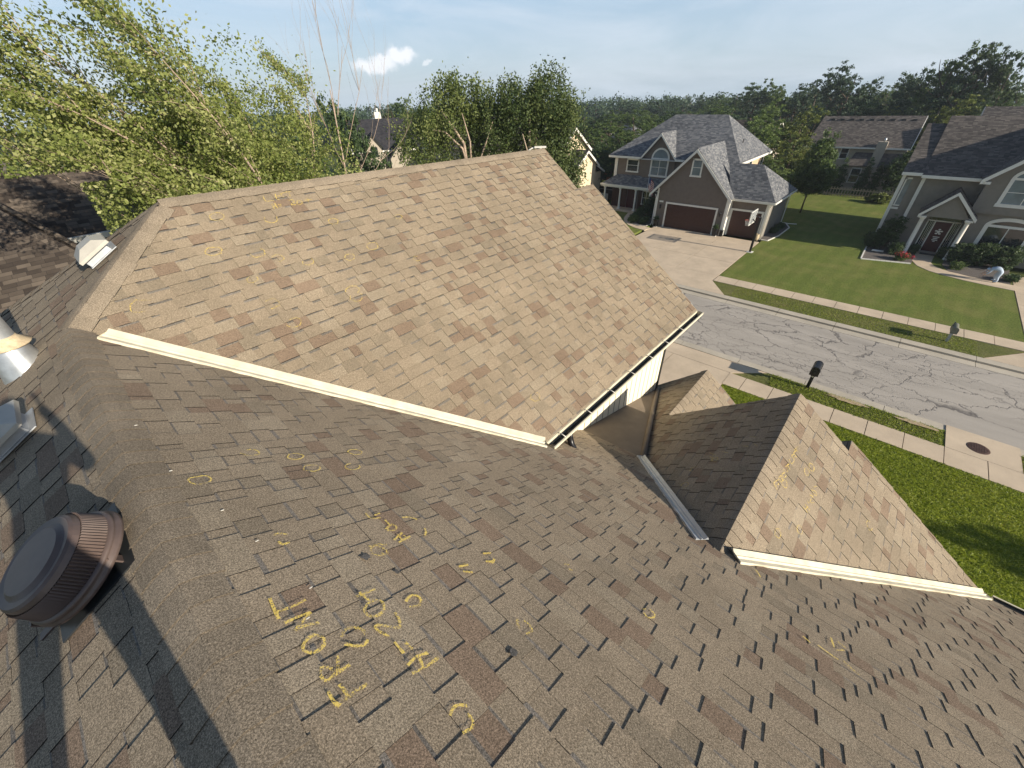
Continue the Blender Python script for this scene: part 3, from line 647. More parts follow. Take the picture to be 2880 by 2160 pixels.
# ---- chalk on the shingles
CHALK=[('S2',0.017,[(-0.12,1.375),(-0.125,1.324),(-0.129,1.255)]),('S2',0.017,[(-0.125,1.293),(-0.071,1.289),(-0.02,1.297)]),('S2',0.017,[(-0.12,1.224),(-0.078,1.227),(-0.029,1.223)]),('S2',0.017,[(-0.029,1.223),(-0.106,1.171)]),('S2',0.017,[(-0.106,1.171),(-0.066,1.171),(-0.024,1.156)]),('S2',0.017,[(-0.068,1.116),(-0.096,1.103),(-0.113,1.079),(-0.105,1.051),(-0.079,1.04),(-0.05,1.054),(-0.044,1.084),(-0.055,1.106),(-0.068,1.116)]),('S2',0.017,[(-0.02,0.92),(-0.064,0.917),(-0.107,0.911)]),('S2',0.017,[(-0.107,0.911),(-0.11,0.944),(-0.097,0.966),(-0.079,0.954),(-0.066,0.918)]),('S2',0.017,[(-0.059,0.924),(-0.047,0.954),(-0.036,0.984)]),('S2',0.017,[(0.008,1.048),(0.036,1.07),(0.064,1.062),(0.083,1.034),(0.084,1.003)]),('S2',0.017,[(0.079,0.98),(0.058,0.966),(0.029,0.981),(0.004,1.012)]),('S2',0.017,[(0.167,1.221),(0.177,1.153)]),('S2',0.017,[(0.229,1.2),(0.143,1.204)]),('S2',0.017,[(0.135,1.116),(0.163,1.142),(0.2,1.141),(0.217,1.113),(0.202,1.076),(0.167,1.062),(0.137,1.081),(0.135,1.116)]),('S2',0.017,[(0.23,1.036),(0.225,0.994),(0.206,0.959),(0.182,0.977),(0.139,1.02),(0.128,1.0),(0.149,0.943)]),('S2',0.017,[(0.152,0.909),(0.153,0.842)]),('S2',0.017,[(0.184,0.881),(0.189,0.837)]),('S2',0.017,[(0.137,0.789),(0.183,0.799),(0.228,0.786)]),('S2',0.017,[(0.131,0.751),(0.191,0.741),(0.248,0.743)]),('S2',0.017,[(0.189,0.794),(0.178,0.745)]),('S2',0.017,[(0.301,1.062),(0.337,1.079),(0.362,1.062),(0.36,1.029),(0.334,1.01),(0.297,1.028)]),('S2',0.017,[(0.476,1.761),(0.477,1.703),(0.53,1.684)]),('S2',0.017,[(0.507,1.72),(0.547,1.728)]),('S2',0.017,[(0.536,1.655),(0.536,1.592)]),('S2',0.017,[(0.497,1.575),(0.547,1.599),(0.558,1.568),(0.53,1.545),(0.497,1.563)]),('S2',0.017,[(0.485,1.469),(0.558,1.507)]),('S2',0.017,[(0.528,1.505),(0.522,1.449)]),('S2',0.017,[(0.496,1.44),(0.58,1.459)]),('S2',0.017,[(0.55,1.481),(0.561,1.44)]),('S2',0.017,[(0.636,1.633),(0.676,1.62),(0.706,1.578)]),('S2',0.017,[(0.693,1.486),(0.683,1.453),(0.655,1.425)]),('S2',0.017,[(0.348,1.485),(0.385,1.469),(0.408,1.418),(0.392,1.385),(0.375,1.406)]),('S2',0.017,[(0.021,1.764),(0.045,1.767),(0.071,1.742)]),('S2',0.017,[(0.021,1.709),(0.03,1.679),(0.058,1.683)]),('S2',0.017,[(0.66,1.113),(0.714,1.096)]),('S2',0.017,[(0.656,1.073),(0.694,1.038)]),('S2',0.017,[(0.857,1.124),(0.905,1.102)]),('S2',0.017,[(0.821,1.064),(0.861,1.046),(0.884,1.055)]),('S2',0.018,[(-0.116,0.873),(-0.117,0.828),(-0.11,0.802)]),('S2',0.018,[(-0.009,0.816),(-0.067,0.815),(-0.109,0.809)]),('S2',0.018,[(-0.078,0.873),(-0.075,0.814)]),('S2',0.015,[(0.144,0.535),(0.171,0.548),(0.193,0.542),(0.213,0.519)]),('S2',0.015,[(0.196,0.499),(0.195,0.469),(0.178,0.453),(0.142,0.461)]),('S2',0.015,[(0.675,0.67),(0.649,0.65),(0.641,0.623)]),('S2',0.015,[(0.692,0.644),(0.695,0.608),(0.679,0.578),(0.642,0.586)]),('S2',0.015,[(1.376,0.243),(1.402,0.23)]),('S2',0.015,[(1.355,0.227),(1.339,0.197),(1.374,0.172),(1.409,0.177),(1.419,0.213)]),('S2',0.015,[(0.658,1.112),(0.686,1.116),(0.717,1.097)]),('S2',0.015,[(0.662,1.067),(0.698,1.04)]),('S2',0.015,[(1.256,0.774),(1.288,0.748)]),('S2',0.015,[(1.247,0.729),(1.258,0.704)]),('S2',0.015,[(0.825,1.071),(0.848,1.035),(0.881,1.049)]),('S2',0.015,[(0.855,1.124),(0.896,1.105)]),('S2',0.016,[(2.245,-0.654),(2.22,-0.7)]),('S2',0.016,[(2.252,-0.746),(2.239,-0.799),(2.231,-0.867)]),('S2',0.016,[(2.257,-0.895),(2.226,-0.942),(2.203,-0.98)]),('S2',0.016,[(2.468,-0.841),(2.359,-0.851)]),('S2',0.016,[(2.331,-0.858),(2.407,-0.918)]),('S2',0.016,[(2.474,-0.883),(2.451,-0.931)]),('S2',0.016,[(2.863,-0.274),(2.839,-0.301),(2.772,-0.331)]),('S1',0.016,[(1.959,6.061),(1.944,5.991),(2.042,5.982)]),('S1',0.016,[(2.106,6.061),(2.082,5.986),(2.109,5.986)]),('S1',0.016,[(2.093,6.026),(2.148,6.027)]),('S1',0.016,[(2.17,6.06),(2.167,5.992)]),('S1',0.016,[(2.163,6.049),(2.235,6.059)]),('S1',0.016,[(2.24,6.059),(2.311,6.057)]),('S1',0.016,[(2.277,6.057),(2.256,5.986)]),('S1',0.016,[(1.983,5.94),(1.972,5.87)]),('S1',0.016,[(2.022,5.944),(2.011,5.873)]),('S1',0.016,[(1.975,5.906),(2.017,5.906)]),('S1',0.016,[(2.049,5.913),(2.086,5.914)]),('S1',0.016,[(2.04,5.893),(2.077,5.892)]),('S1',0.016,[(2.198,5.942),(2.244,5.945),(2.254,5.911),(2.193,5.887),(2.246,5.869)]),('S1',0.016,[(2.283,5.905),(2.327,5.92),(2.342,5.886),(2.296,5.861),(2.272,5.882),(2.283,5.905)]),('S1',0.016,[(2.386,5.908),(2.484,5.899)]),('S1',0.016,[(2.441,5.928),(2.417,5.863)]),('S2',0.012,[(-0.129,2.327),(-0.101,2.333),(-0.079,2.345),(-0.069,2.366),(-0.072,2.39),(-0.088,2.412),(-0.117,2.408),(-0.145,2.404),(-0.156,2.379),(-0.152,2.355),(-0.137,2.332)]),('S2',0.012,[(0.132,2.64),(0.143,2.621),(0.154,2.604),(0.173,2.594),(0.195,2.596),(0.218,2.604),(0.223,2.625),(0.224,2.645),(0.215,2.664),(0.197,2.679),(0.173,2.673)]),('S2',0.012,[(0.373,2.57),(0.358,2.547),(0.346,2.523),(0.358,2.498),(0.384,2.486),(0.41,2.491),(0.429,2.506),(0.441,2.528),(0.429,2.549),(0.412,2.57),(0.384,2.567)]),('S2',0.012,[(0.47,2.368),(0.447,2.385),(0.422,2.391),(0.396,2.386),(0.383,2.366),(0.372,2.341),(0.393,2.322),(0.416,2.306),(0.445,2.314),(0.465,2.333),(0.472,2.36)]),('S2',0.012,[(0.734,2.509),(0.742,2.486),(0.76,2.468),(0.788,2.464),(0.815,2.475),(0.828,2.5),(0.819,2.526),(0.799,2.543),(0.772,2.548),(0.749,2.537),(0.73,2.517)]),('S2',0.012,[(0.67,2.345),(0.646,2.34),(0.629,2.328),(0.616,2.311),(0.613,2.29),(0.623,2.27),(0.645,2.26),(0.668,2.259),(0.688,2.268),(0.706,2.282),(0.709,2.305)]),('S2',0.012,[(0.432,1.454),(0.413,1.463),(0.401,1.479),(0.38,1.477),(0.362,1.471),(0.346,1.461),(0.34,1.443),(0.338,1.425),(0.347,1.409),(0.36,1.394),(0.381,1.39)]),('S1',0.013,[(0.314,5.213),(0.28,5.226),(0.249,5.236),(0.212,5.251),(0.178,5.235),(0.148,5.219),(0.14,5.195),(0.128,5.17),(0.145,5.145),(0.182,5.131),(0.221,5.127)]),('S1',0.013,[(1.201,4.781),(1.234,4.777),(1.263,4.785),(1.297,4.788),(1.308,4.808),(1.313,4.826),(1.308,4.845),(1.299,4.867),(1.267,4.878),(1.232,4.878),(1.2,4.87)]),('S1',0.013,[(1.228,4.57),(1.244,4.547),(1.269,4.527),(1.308,4.522),(1.347,4.524),(1.372,4.544),(1.388,4.565),(1.385,4.59),(1.358,4.607),(1.324,4.613),(1.291,4.612)]),('S1',0.013,[(2.167,4.641),(2.199,4.649),(2.211,4.669),(2.212,4.69),(2.205,4.712),(2.174,4.721),(2.148,4.735),(2.115,4.729),(2.085,4.721),(2.055,4.708),(2.043,4.685)]),('S1',0.013,[(2.064,4.631),(2.043,4.611),(2.031,4.586),(2.056,4.565),(2.081,4.545),(2.122,4.543),(2.157,4.554),(2.176,4.573),(2.192,4.594),(2.186,4.618),(2.157,4.635)]),('S1',0.013,[(3.257,2.736),(3.231,2.716),(3.206,2.696),(3.224,2.673),(3.234,2.649),(3.271,2.641),(3.31,2.635),(3.338,2.654),(3.366,2.67),(3.371,2.696),(3.351,2.718)]),('S1',0.013,[(1.405,5.94),(1.369,5.959),(1.323,5.959),(1.282,5.946),(1.264,5.92),(1.269,5.89),(1.304,5.87),(1.349,5.87),(1.387,5.88),(1.406,5.904),(1.409,5.931)]),('S1',0.013,[(1.799,5.793),(1.787,5.775),(1.777,5.758),(1.781,5.738),(1.801,5.724),(1.824,5.71),(1.858,5.705),(1.888,5.715),(1.912,5.729),(1.918,5.748),(1.932,5.769)]),('S1',0.013,[(2.519,5.516),(2.559,5.514),(2.583,5.534),(2.599,5.556),(2.581,5.577),(2.552,5.592),(2.515,5.592),(2.48,5.581),(2.474,5.556),(2.474,5.531),(2.509,5.518)]),('S1',0.013,[(1.134,5.509),(1.157,5.534),(1.145,5.564),(1.101,5.576),(1.055,5.584),(1.014,5.567),(0.991,5.538),(1.009,5.508),(1.045,5.49),(1.09,5.491),(1.135,5.497)]),('S1',0.013,[(1.378,5.41),(1.386,5.389),(1.396,5.368),(1.423,5.354),(1.458,5.354),(1.491,5.354),(1.521,5.364),(1.526,5.386),(1.539,5.404),(1.533,5.425),(1.512,5.441)]),('S1',0.013,[(1.592,5.245),(1.619,5.237),(1.641,5.249),(1.669,5.255),(1.679,5.273),(1.676,5.29),(1.662,5.304),(1.649,5.321),(1.621,5.327),(1.592,5.323),(1.567,5.315)]),('S1',0.013,[(1.838,5.17),(1.828,5.155),(1.828,5.137),(1.847,5.125),(1.867,5.112),(1.894,5.115),(1.92,5.116),(1.945,5.124),(1.955,5.142),(1.958,5.159),(1.94,5.173)]),('S1',0.013,[(2.413,5.026),(2.442,5.043),(2.454,5.066),(2.447,5.092),(2.407,5.1),(2.37,5.104),(2.342,5.088),(2.327,5.067),(2.335,5.044),(2.36,5.022),(2.401,5.027)]),('S1',0.013,[(2.836,5.151),(2.792,5.16),(2.745,5.163),(2.707,5.143),(2.694,5.113),(2.709,5.083),(2.753,5.068),(2.8,5.069),(2.833,5.088),(2.85,5.113),(2.848,5.144)]),('S1',0.013,[(1.225,5.174),(1.202,5.164),(1.179,5.154),(1.179,5.137),(1.176,5.119),(1.195,5.104),(1.223,5.1),(1.249,5.107),(1.274,5.114),(1.285,5.131),(1.286,5.149)]),('S1',0.013,[(3.393,5.412),(3.397,5.393),(3.417,5.379),(3.445,5.367),(3.474,5.378),(3.501,5.393),(3.495,5.414),(3.479,5.433),(3.446,5.437),(3.418,5.431),(3.389,5.419)]),('S1',0.013,[(3.259,4.811),(3.237,4.818),(3.21,4.827),(3.19,4.814),(3.171,4.802),(3.173,4.786),(3.182,4.772),(3.199,4.76),(3.224,4.752),(3.252,4.757),(3.273,4.77)]),('R',0.012,[(3.646,-0.381),(3.679,-0.375),(3.702,-0.36),(3.711,-0.339),(3.687,-0.323),(3.661,-0.313),(3.629,-0.315),(3.6,-0.327),(3.601,-0.348),(3.608,-0.368),(3.636,-0.38)]),('R',0.012,[(3.945,-0.55),(3.97,-0.561),(4.001,-0.558),(4.026,-0.548),(4.038,-0.53),(4.028,-0.511),(4.003,-0.497),(3.969,-0.496),(3.939,-0.507),(3.932,-0.527),(3.937,-0.547)]),('R',0.012,[(4.846,-0.351),(4.814,-0.356),(4.788,-0.366),(4.77,-0.384),(4.787,-0.402),(4.809,-0.415),(4.842,-0.42),(4.872,-0.409),(4.882,-0.39),(4.877,-0.37),(4.857,-0.353)]),('R',0.012,[(4.268,-0.206),(4.266,-0.226),(4.275,-0.245),(4.305,-0.255),(4.336,-0.248),(4.363,-0.238),(4.371,-0.219),(4.358,-0.201),(4.332,-0.19),(4.3,-0.19),(4.271,-0.2)]),('R',0.012,[(4.944,-0.382),(4.932,-0.402),(4.918,-0.421),(4.938,-0.439),(4.969,-0.449),(5.004,-0.446),(5.029,-0.43),(5.033,-0.409),(5.021,-0.388),(4.989,-0.38),(4.954,-0.379)]),('R',0.012,[(5.211,-1.24),(5.198,-1.221),(5.189,-1.202),(5.157,-1.196),(5.123,-1.189),(5.102,-1.208),(5.081,-1.221),(5.071,-1.242),(5.091,-1.26),(5.117,-1.272),(5.151,-1.274)]),('L',0.012,[(3.802,0.674),(3.806,0.657),(3.829,0.647),(3.856,0.642),(3.885,0.646),(3.901,0.661),(3.911,0.677),(3.904,0.694),(3.882,0.704),(3.858,0.714),(3.831,0.708)]),('L',0.012,[(4.25,0.678),(4.258,0.691),(4.264,0.705),(4.249,0.716),(4.234,0.725),(4.213,0.733),(4.191,0.726),(4.165,0.725),(4.159,0.71),(4.148,0.697),(4.157,0.684)]),('L',0.012,[(4.012,0.989),(4.007,1.003),(3.986,1.01),(3.97,1.02),(3.947,1.018),(3.927,1.013),(3.909,1.005),(3.899,0.991),(3.897,0.976),(3.913,0.964),(3.93,0.953)]),('L',0.012,[(4.351,0.536),(4.353,0.516),(4.38,0.503),(4.411,0.502),(4.439,0.509),(4.455,0.525),(4.455,0.545),(4.436,0.563),(4.401,0.567),(4.371,0.558),(4.353,0.542)]),('R',0.014,[(4.161,-0.116),(4.13,-0.182)]),('R',0.014,[(4.154,-0.119),(4.29,-0.153)]),('R',0.014,[(4.146,-0.153),(4.233,-0.172)]),('R',0.014,[(4.296,-0.143),(4.283,-0.196)]),('R',0.014,[(4.296,-0.143),(4.37,-0.159),(4.334,-0.179),(4.332,-0.204)]),('R',0.014,[(4.393,-0.16),(4.452,-0.174),(4.442,-0.202),(4.385,-0.195),(4.379,-0.165)]),('R',0.014,[(4.447,-0.191),(4.481,-0.156),(4.514,-0.203),(4.573,-0.168)]),('R',0.014,[(4.547,-0.16),(4.642,-0.18)]),('R',0.014,[(4.598,-0.169),(4.582,-0.215)]),('R',0.014,[(4.706,-0.16),(4.69,-0.207),(4.769,-0.217)]),('R',0.014,[(4.794,-0.167),(4.787,-0.22)]),('R',0.014,[(4.794,-0.167),(4.868,-0.187)]),('R',0.014,[(4.79,-0.193),(4.855,-0.208)]),('R',0.014,[(4.883,-0.174),(4.858,-0.224)]),('R',0.014,[(4.875,-0.176),(4.978,-0.197)]),('R',0.014,[(4.927,-0.169),(5.05,-0.193)]),('R',0.014,[(4.983,-0.178),(4.966,-0.227)]),('R',0.014,[(4.302,-0.478),(4.299,-0.542)]),('R',0.014,[(4.366,-0.492),(4.363,-0.556)]),('R',0.014,[(4.292,-0.505),(4.381,-0.527)]),('R',0.014,[(4.437,-0.496),(4.443,-0.526)]),('R',0.014,[(4.558,-0.503),(4.589,-0.536),(4.467,-0.528),(4.533,-0.575)]),('R',0.014,[(4.664,-0.499),(4.699,-0.548),(4.671,-0.572),(4.63,-0.533),(4.664,-0.499)]),('R',0.014,[(4.725,-0.508),(4.799,-0.538)]),('L',0.014,[(4.493,0.615),(4.399,0.512)]),('L',0.014,[(4.58,0.642),(4.511,0.545)]),('L',0.014,[(4.56,0.597),(4.363,0.544)]),('L',0.014,[(4.916,0.304),(4.887,0.24)]),('L',0.014,[(4.732,0.226),(4.669,0.179)]),('L',0.014,[(4.697,0.331),(4.67,0.256)]),('L',0.014,[(4.588,0.505),(4.55,0.434)])]

def chalk():
    S_ = []
    for i, (pl, w, pts) in enumerate(CHALK):
        b = MB(); n = PN(pl); rnd = random.Random(i)
        P = [Vector((x, y, PZ(pl, x, y))) for x, y in pts]
        Q = []                                        # resample smoothly
        for k in range(len(P) - 1):
            p0, p1, p2, p3 = P[max(k - 1, 0)], P[k], P[k + 1], P[min(k + 2, len(P) - 1)]
            for s in range(4):
                t_ = s / 4; Q.append(.5 * ((2 * p1) + (p2 - p0) * t_ + (2 * p0 - 5 * p1 + 4 * p2 - p3) * t_ * t_ + (3 * p1 - p0 - 3 * p2 + p3) * t_ ** 3) if len(P) > 2 else p1 + (p2 - p1) * t_)
        Q.append(P[-1]); rows = []; kp = 1.0 if pl == 'S2' else .45; press = rnd.uniform(.35, 1)
        for k, q in enumerate(Q):
            d = (Q[min(k + 1, len(Q) - 1)] - Q[max(k - 1, 0)]).normalized(); s_ = n.cross(d)
            ww = w * .42 * rnd.uniform(.7, 1.15); press = min(1, max(.15, press + rnd.uniform(-.22, .22)))
            rows.append((q + s_ * ww + n * .0165, q - s_ * ww + n * .0165, press * kp))
        S_.append([pl, P, rows])
    # strokes that touch make one mark: a letter or a ring
    grp = list(range(len(S_)))
    for i in range(len(S_)):
        for j in range(i):
            if S_[i][0] == S_[j][0] and grp[i] != grp[j] and min((a[0] - c[0]).length for a in S_[i][2] for c in S_[j][2]) < .016:
                g = grp[i]; grp = [grp[j] if x == g else x for x in grp]
    for g in sorted(set(grp)):
        b = MB(); b.sm.append(False); b.sm.pop()
        mem = [i for i in range(len(S_)) if grp[i] == g]
        for i in mem:
            rows = S_[i][2]
            for (a0, a1, pr), (c0, c1_, pr2) in zip(rows[:-1], rows[1:]): b.face([a0, c0, c1_, a1], 0, (pr,) * 3)
        o = b.build('chalk_mark', M['chalk'], {'S2': s2, 'S1': s1, 'R': dr, 'L': dl}[S_[mem[0]][0]])
chalk()
# hail spots and small debris
rnd = random.Random(9)
for x, y in ((-.10, 2.05), (-.05, 1.75), (.02, 1.35), (-.2, 2.5), (-.24, 3.1), (-.05, 1.2)):
    b = MB(); p = Vector((x, y, PZ('S2', x, y))) + n2 * .018; b.obox(p, (.006, .002, -.0035), (-.001, .002, 0), n2 * .0015); b.build('white_fleck', M['white'], s2)
for (x, y, r) in ((.30, 1.42, .03), (.52, .56, .025), (.37, 1.25, .018)):
    b = MB(); p = Vector((x, y, PZ('S2', x, y))) + n2 * .0155
    b.face([p + (Vector((c2, 0, -c2 * .6395)) * math.cos(a) + dY * math.sin(a)) * r * rnd.uniform(.6, 1.1) for a in [k * .5 for k in range(12)]], 0, (.10, .095, .09)); b.build('hail_bruise', M['gran'], s2)
# ---------------------------------------------------------------- houses across the street
def slabpart(name, pts, m, parent, t=.14):
    b = MB(); b.slab(pts, t); return b.build(name, m, parent)
def winx(parent, x, y0, y1, z0, z1, fr=.12, nx=1, nz=2, glass=None, arch=0.0, proud=.05, face=-1):
    """window on a wall facing -x: frame ring with bars (part) and its pane (sub-part); arch > 0 adds a round head"""
    b = MB(); xa, xb = x - proud, x + .01; yc = (y0 + y1) / 2
    def arc(r, rz, n=14): return [(yc + r * math.cos(math.pi * k / n), z1 + rz * math.sin(math.pi * k / n)) for k in range(n + 1)]
    hw = (y1 - y0) / 2
    b.box(xa, xb, y0, y0 + fr, z0, z1); b.box(xa, xb, y1 - fr, y1, z0, z1); b.box(xa - .02, xb, y0 - .04, y1 + .04, z0 - fr * .6, z0 + fr * .5)
    if arch:
        A = arc(hw, arch); B = arc(hw - fr, arch - fr)
        for k in range(len(A) - 1):
            a0, a1, b0, b1 = A[k], A[k + 1], B[k], B[k + 1]
            b.face([(xa, *a0), (xa, *a1), (xa, *b1), (xa, *b0)]); b.face([(xa, *a0), (xa, *a1), (xb, *a1), (xb, *a0)]); b.face([(xa, *b0), (xa, *b1), (xb, *b1), (xb, *b0)])
        b.box(xa, xb, y0 + fr, y1 - fr, z1 - fr * .35, z1 + fr * .35)
    else: b.box(xa, xb, y0, y1, z1 - fr, z1 + .02)
    s = .028
    for i in range(1, nx): yy = y0 + (y1 - y0) * i / nx; b.box(xa + .012, xb, yy - s, yy + s, z0, z1)
    for i in range(1, nz): zz = z0 + (z1 - z0) * i / nz; b.box(xa + .014, xb, y0 + fr, y1 - fr, zz - s * .7, zz + s * .7)
    w = b.build('window', M['white'], parent)
    g = MB(); gx = xa + .028; g.face([(gx, y0 + fr * .5, z0 + .02), (gx, y1 - fr * .5, z0 + .02), (gx, y1 - fr * .5, z1), (gx, y0 + fr * .5, z1)])
    if arch: g.face([(gx, y, z) for y, z in arc(hw - fr * .5, arch - fr * .5)])
    g.build('pane', glass or M['glassdark'], w); return w
def winy(parent, y, x0, x1, z0, z1, fr=.09, glass=None, proud=.05, nz=2):
    b = MB(); ya, yb = y - proud, y + .01
    b.box(x0, x0 + fr, ya, yb, z0, z1); b.box(x1 - fr, x1, ya, yb, z0, z1); b.box(x0, x1, ya - .01, yb, z0 - fr * .5, z0 + fr * .5); b.box(x0, x1, ya - .004, yb, z1 - fr, z1)
    for i in range(1, nz): zz = z0 + (z1 - z0) * i / nz; b.box(x0 + fr, x1 - fr, ya + .014, yb, zz - .02, zz + .02)
    w = b.build('window', M['white'], parent); g = MB(); g.face([(x0 + .02, ya + .028, z0), (x1 - .02, ya + .028, z0), (x1 - .02, ya + .028, z1), (x0 + .02, ya + .028, z1)]); g.build('pane', glass or M['glassdark'], w); return w
def garage_door(parent, x, y0, y1, z1, fr=.16, n=4):
    b = MB(); b.box(x - .05, x + .02, y0 - fr, y0, .1, z1 + fr); b.box(x - .05, x + .02, y1, y1 + fr, .1, z1 + fr); b.box(x - .055, x + .02, y0, y1, z1, z1 + fr); f = b.build('door_frame', M['white'], parent)
    g = MB(); g.box(x - .004, x + .05, y0, y1, .1, z1)
    h = (z1 - .1) / n
    for i in range(n):
        for j in range(int((y1 - y0) / .62)):
            w = (y1 - y0) / int((y1 - y0) / .62); g.box(x - .018, x, y0 + j * w + .07, y0 + (j + 1) * w - .07, .1 + i * h + .08, .1 + (i + 1) * h - .08)
        g.box(x - .012, x, y0, y1, .1 + i * h - .005, .1 + i * h + .03)
    g.build('garage_door', M['garage'], parent)
def rake(b, A, B, h=.24, t=.05, off=(-1, 0, 0)):
    board2(b, A, B, h, t, off)
def board2(b, A, B, h, t, off):
    A, B, o = Vector(A), Vector(B), Vector(off) * t; dn = Vector((0, 0, -h))
    P = [A, B, B + dn, A + dn]; Q = [p + o for p in P]
    b.face(P); b.face(Q)
    for i in range(4): j = (i + 1) % 4; b.face([P[i], P[j], Q[j], Q[i]])
def wallpoly(pts, m, parent, t=.15, off=(1, 0, 0), name='wall'):
    b = MB(); b.slab(pts, t, down=off); return b.build(name, m, parent)
def lantern(parent, x, y, z):
    b = MB(); b.box(x - .06, x, y - .05, y + .05, z + .1, z + .2); b.lathe((x - .12, y, z - .18), (0, 0, 1), [(.03, 0), (.075, .05), (.075, .28), (.11, .31), (.02, .40)], 10); b.build('wall_lantern', M['black'], parent)

# ---- the two-storey house straight across
A = empty('house', (42.4, 8, 0), 'taupe two-storey house with grey roof and double garage straight across the street', 'house')
b = MB(); b.box(47.15, 56.3, 13.2, 26.35, .1, 5.72); b.build('wall', M['stucco_taupe'], A)
wallpoly([(47.0, 12.9, .1), (47.0, 12.9, 5.7), (47.0, 26.35, 5.7), (47.0, 26.35, .1)], M['stucco_taupe'], A)
wallpoly([(47.0, 13.19, 3.2), (47.0, 13.19, 5.7), (56.3, 13.19, 5.7), (56.3, 13.19, .1), (49, 13.19, .1)], M['stucco_taupe_sunlit'], A, .05, (0, 1, 0))
wallpoly([(46.86, 19.2, 3.4), (46.86, 22.75, 3.4), (46.86, 22.75, 5.85), (46.86, 21.0, 7.78), (46.86, 19.2, 5.85)], M['stucco_taupe'], A, .14)
wallpoly([(42.4, 11.68, .1), (42.4, 18.62, .1), (42.4, 18.62, 3.85), (42.4, 15.38, 7.1), (42.4, 11.68, 3.5)], M['stucco_taupe'], A)
b = MB(); b.box(42.55, 47, 11.7, 18.6, .1, 3.4); b.box(43.36, 50.3, 8.5, 13.1, .1, 3.3); b.build('wall', M['stucco_taupe'], A)
wallpoly([(43.2, 8.48, .1), (43.2, 11.68, .1), (43.2, 11.68, 3.36), (43.2, 8.48, 3.36)], M['stucco_taupe'], A)
wallpoly([(43.2, 8.47, .1), (50.3, 8.47, .1), (50.3, 8.47, 3.28), (43.2, 8.47, 3.36)], M['stucco_grey'], A, .03, (0, 1, 0))
z_ = 5.76
r1 = slabpart('roof', [(46.4, 12.72, z_), (46.4, 19.02, z_), (49.98, 21.0, 8.03), (46.4, 22.98, z_), (46.4, 26.9, z_), (52, 22.2, 9.3), (52, 16.6, 9.3)], M['roofgrey'], A)
slabpart('roof', [(46.4, 12.72, z_), (52, 16.6, 9.3), (57.0, 12.72, z_)], M['roofgrey'], A)
slabpart('roof', [(57.0, 12.72, z_), (52, 16.6, 9.3), (52, 22.2, 9.3), (57.0, 26.9, z_)], M['roofgrey'], A)
slabpart('roof', [(57.0, 26.9, z_), (52, 22.2, 9.3), (46.4, 26.9, z_)], M['roofgrey'], A)
b = MB(); b.tube([(50.5, 14.1, 6.7), (50.5, 14.1, 7.35)], .05, 8); b.build('vent_pipe', M['black'], A)
# arched gable
ap = (46.45, 21.0, 8.02); bk = (50.0, 21.0, 8.02)
slabpart('roof', [ap, bk, (46.42, 22.98, 5.74)], M['roofgrey'], A, .1); slabpart('roof', [ap, bk, (46.42, 19.02, 5.76)], M['roofgrey'], A, .1)
b = MB(); rake(b, (46.45, 21.0, 7.98), (46.45, 22.98, 5.72)); rake(b, (46.45, 21.0, 7.98), (46.45, 19.02, 5.74)); b.build('fascia', M['white'], A)
b = MB(); board2(b, (46.38, 22.98, 5.72), (46.38, 26.9, 5.72), .2, .06, (-1, 0, 0)); board2(b, (46.38, 12.7, 5.72), (46.38, 19.0, 5.72), .2, .06, (-1, 0, 0)); board2(b, (46.4, 12.7, 5.72), (57, 12.7, 5.72), .2, .06, (0, -1, 0))
b.box(46.4, 47, 12.72, 26.9, 5.5, 5.54); b.box(46.4, 57, 12.72, 13.2, 5.5, 5.54); b.build('gutter', M['white'], A)
# garage gable
gl = slabpart('roof', [(42.05, 15.38, 7.32), (48.8, 15.38, 7.32), (47.2, 19.3, 3.22), (42.05, 19.3, 3.22)], M['roofgrey'], A, .12)
slabpart('roof', [(42.05, 15.38, 7.32), (48.8, 15.38, 7.32), (48.2, 11.4, 3.42), (42.05, 11.4, 3.42)], M['roofgrey'], A, .12)
b = MB(); rake(b, (42.05, 15.38, 7.24), (42.05, 19.3, 3.16), .28); rake(b, (42.05, 15.38, 7.24), (42.05, 11.4, 3.36), .28)
b.build('fascia', M['white'], A)
boards('corner_board', [(42.36, 42.44, 18.45, 18.62, .1, 3.7), (42.36, 42.44, 11.68, 11.86, .1, 3.4), (43.16, 43.24, 8.47, 8.66, .1, 3.3), (42.38, 43.3, 11.55, 11.68, .1, 3.4), (43.22, 43.32, 8.40, 8.47, .1, 3.3), (46.94, 47.04, 26.0, 26.36, 3.2, 5.6)], M['white'], A)
# third bay
slabpart('roof', [(42.78, 8.02, 3.44), (42.78, 11.75, 3.44), (45.0, 13.3, 5.95), (45.0, 10.3, 5.95)], M['roofgrey'], A)
slabpart('roof', [(42.78, 8.02, 3.44), (45.0, 10.3, 5.95), (50.4, 8.02, 3.35)], M['roofgrey'], A)
slabpart('roof', [(50.4, 8.02, 3.35), (45.0, 10.3, 5.95), (47.2, 13.3, 5.6), (50.6, 13.3, 3.4)], M['roofgrey'], A)
b = MB(); board2(b, (42.76, 8.0, 3.40), (42.76, 11.6, 3.40), .16, .07, (-1, 0, 0)); board2(b, (42.76, 8.0, 3.40), (50.4, 8.0, 3.32), .16, .06, (0, -1, 0)); b.box(42.78, 43.2, 8.02, 11.6, 3.2, 3.24); b.build('gutter', M['white'], A)
b = MB(); b.tube([(42.85, 8.15, 3.3), (43.0, 8.3, 3.05), (43.12, 8.38, 2.8), (43.12, 8.38, .2)], .045, 6); b.tube([(50.2, 8.36, 3.2), (50.2, 8.36, .25), (50.3, 7.7, .15), (50.6, 7.0, .14)], .045, 6); b.tube([(42.3, 18.75, 3.1), (42.35, 18.66, 2.8), (42.35, 18.7, .3), (42.1, 18.75, .14)], .045, 6); b.build('downspout', M['white'], A)
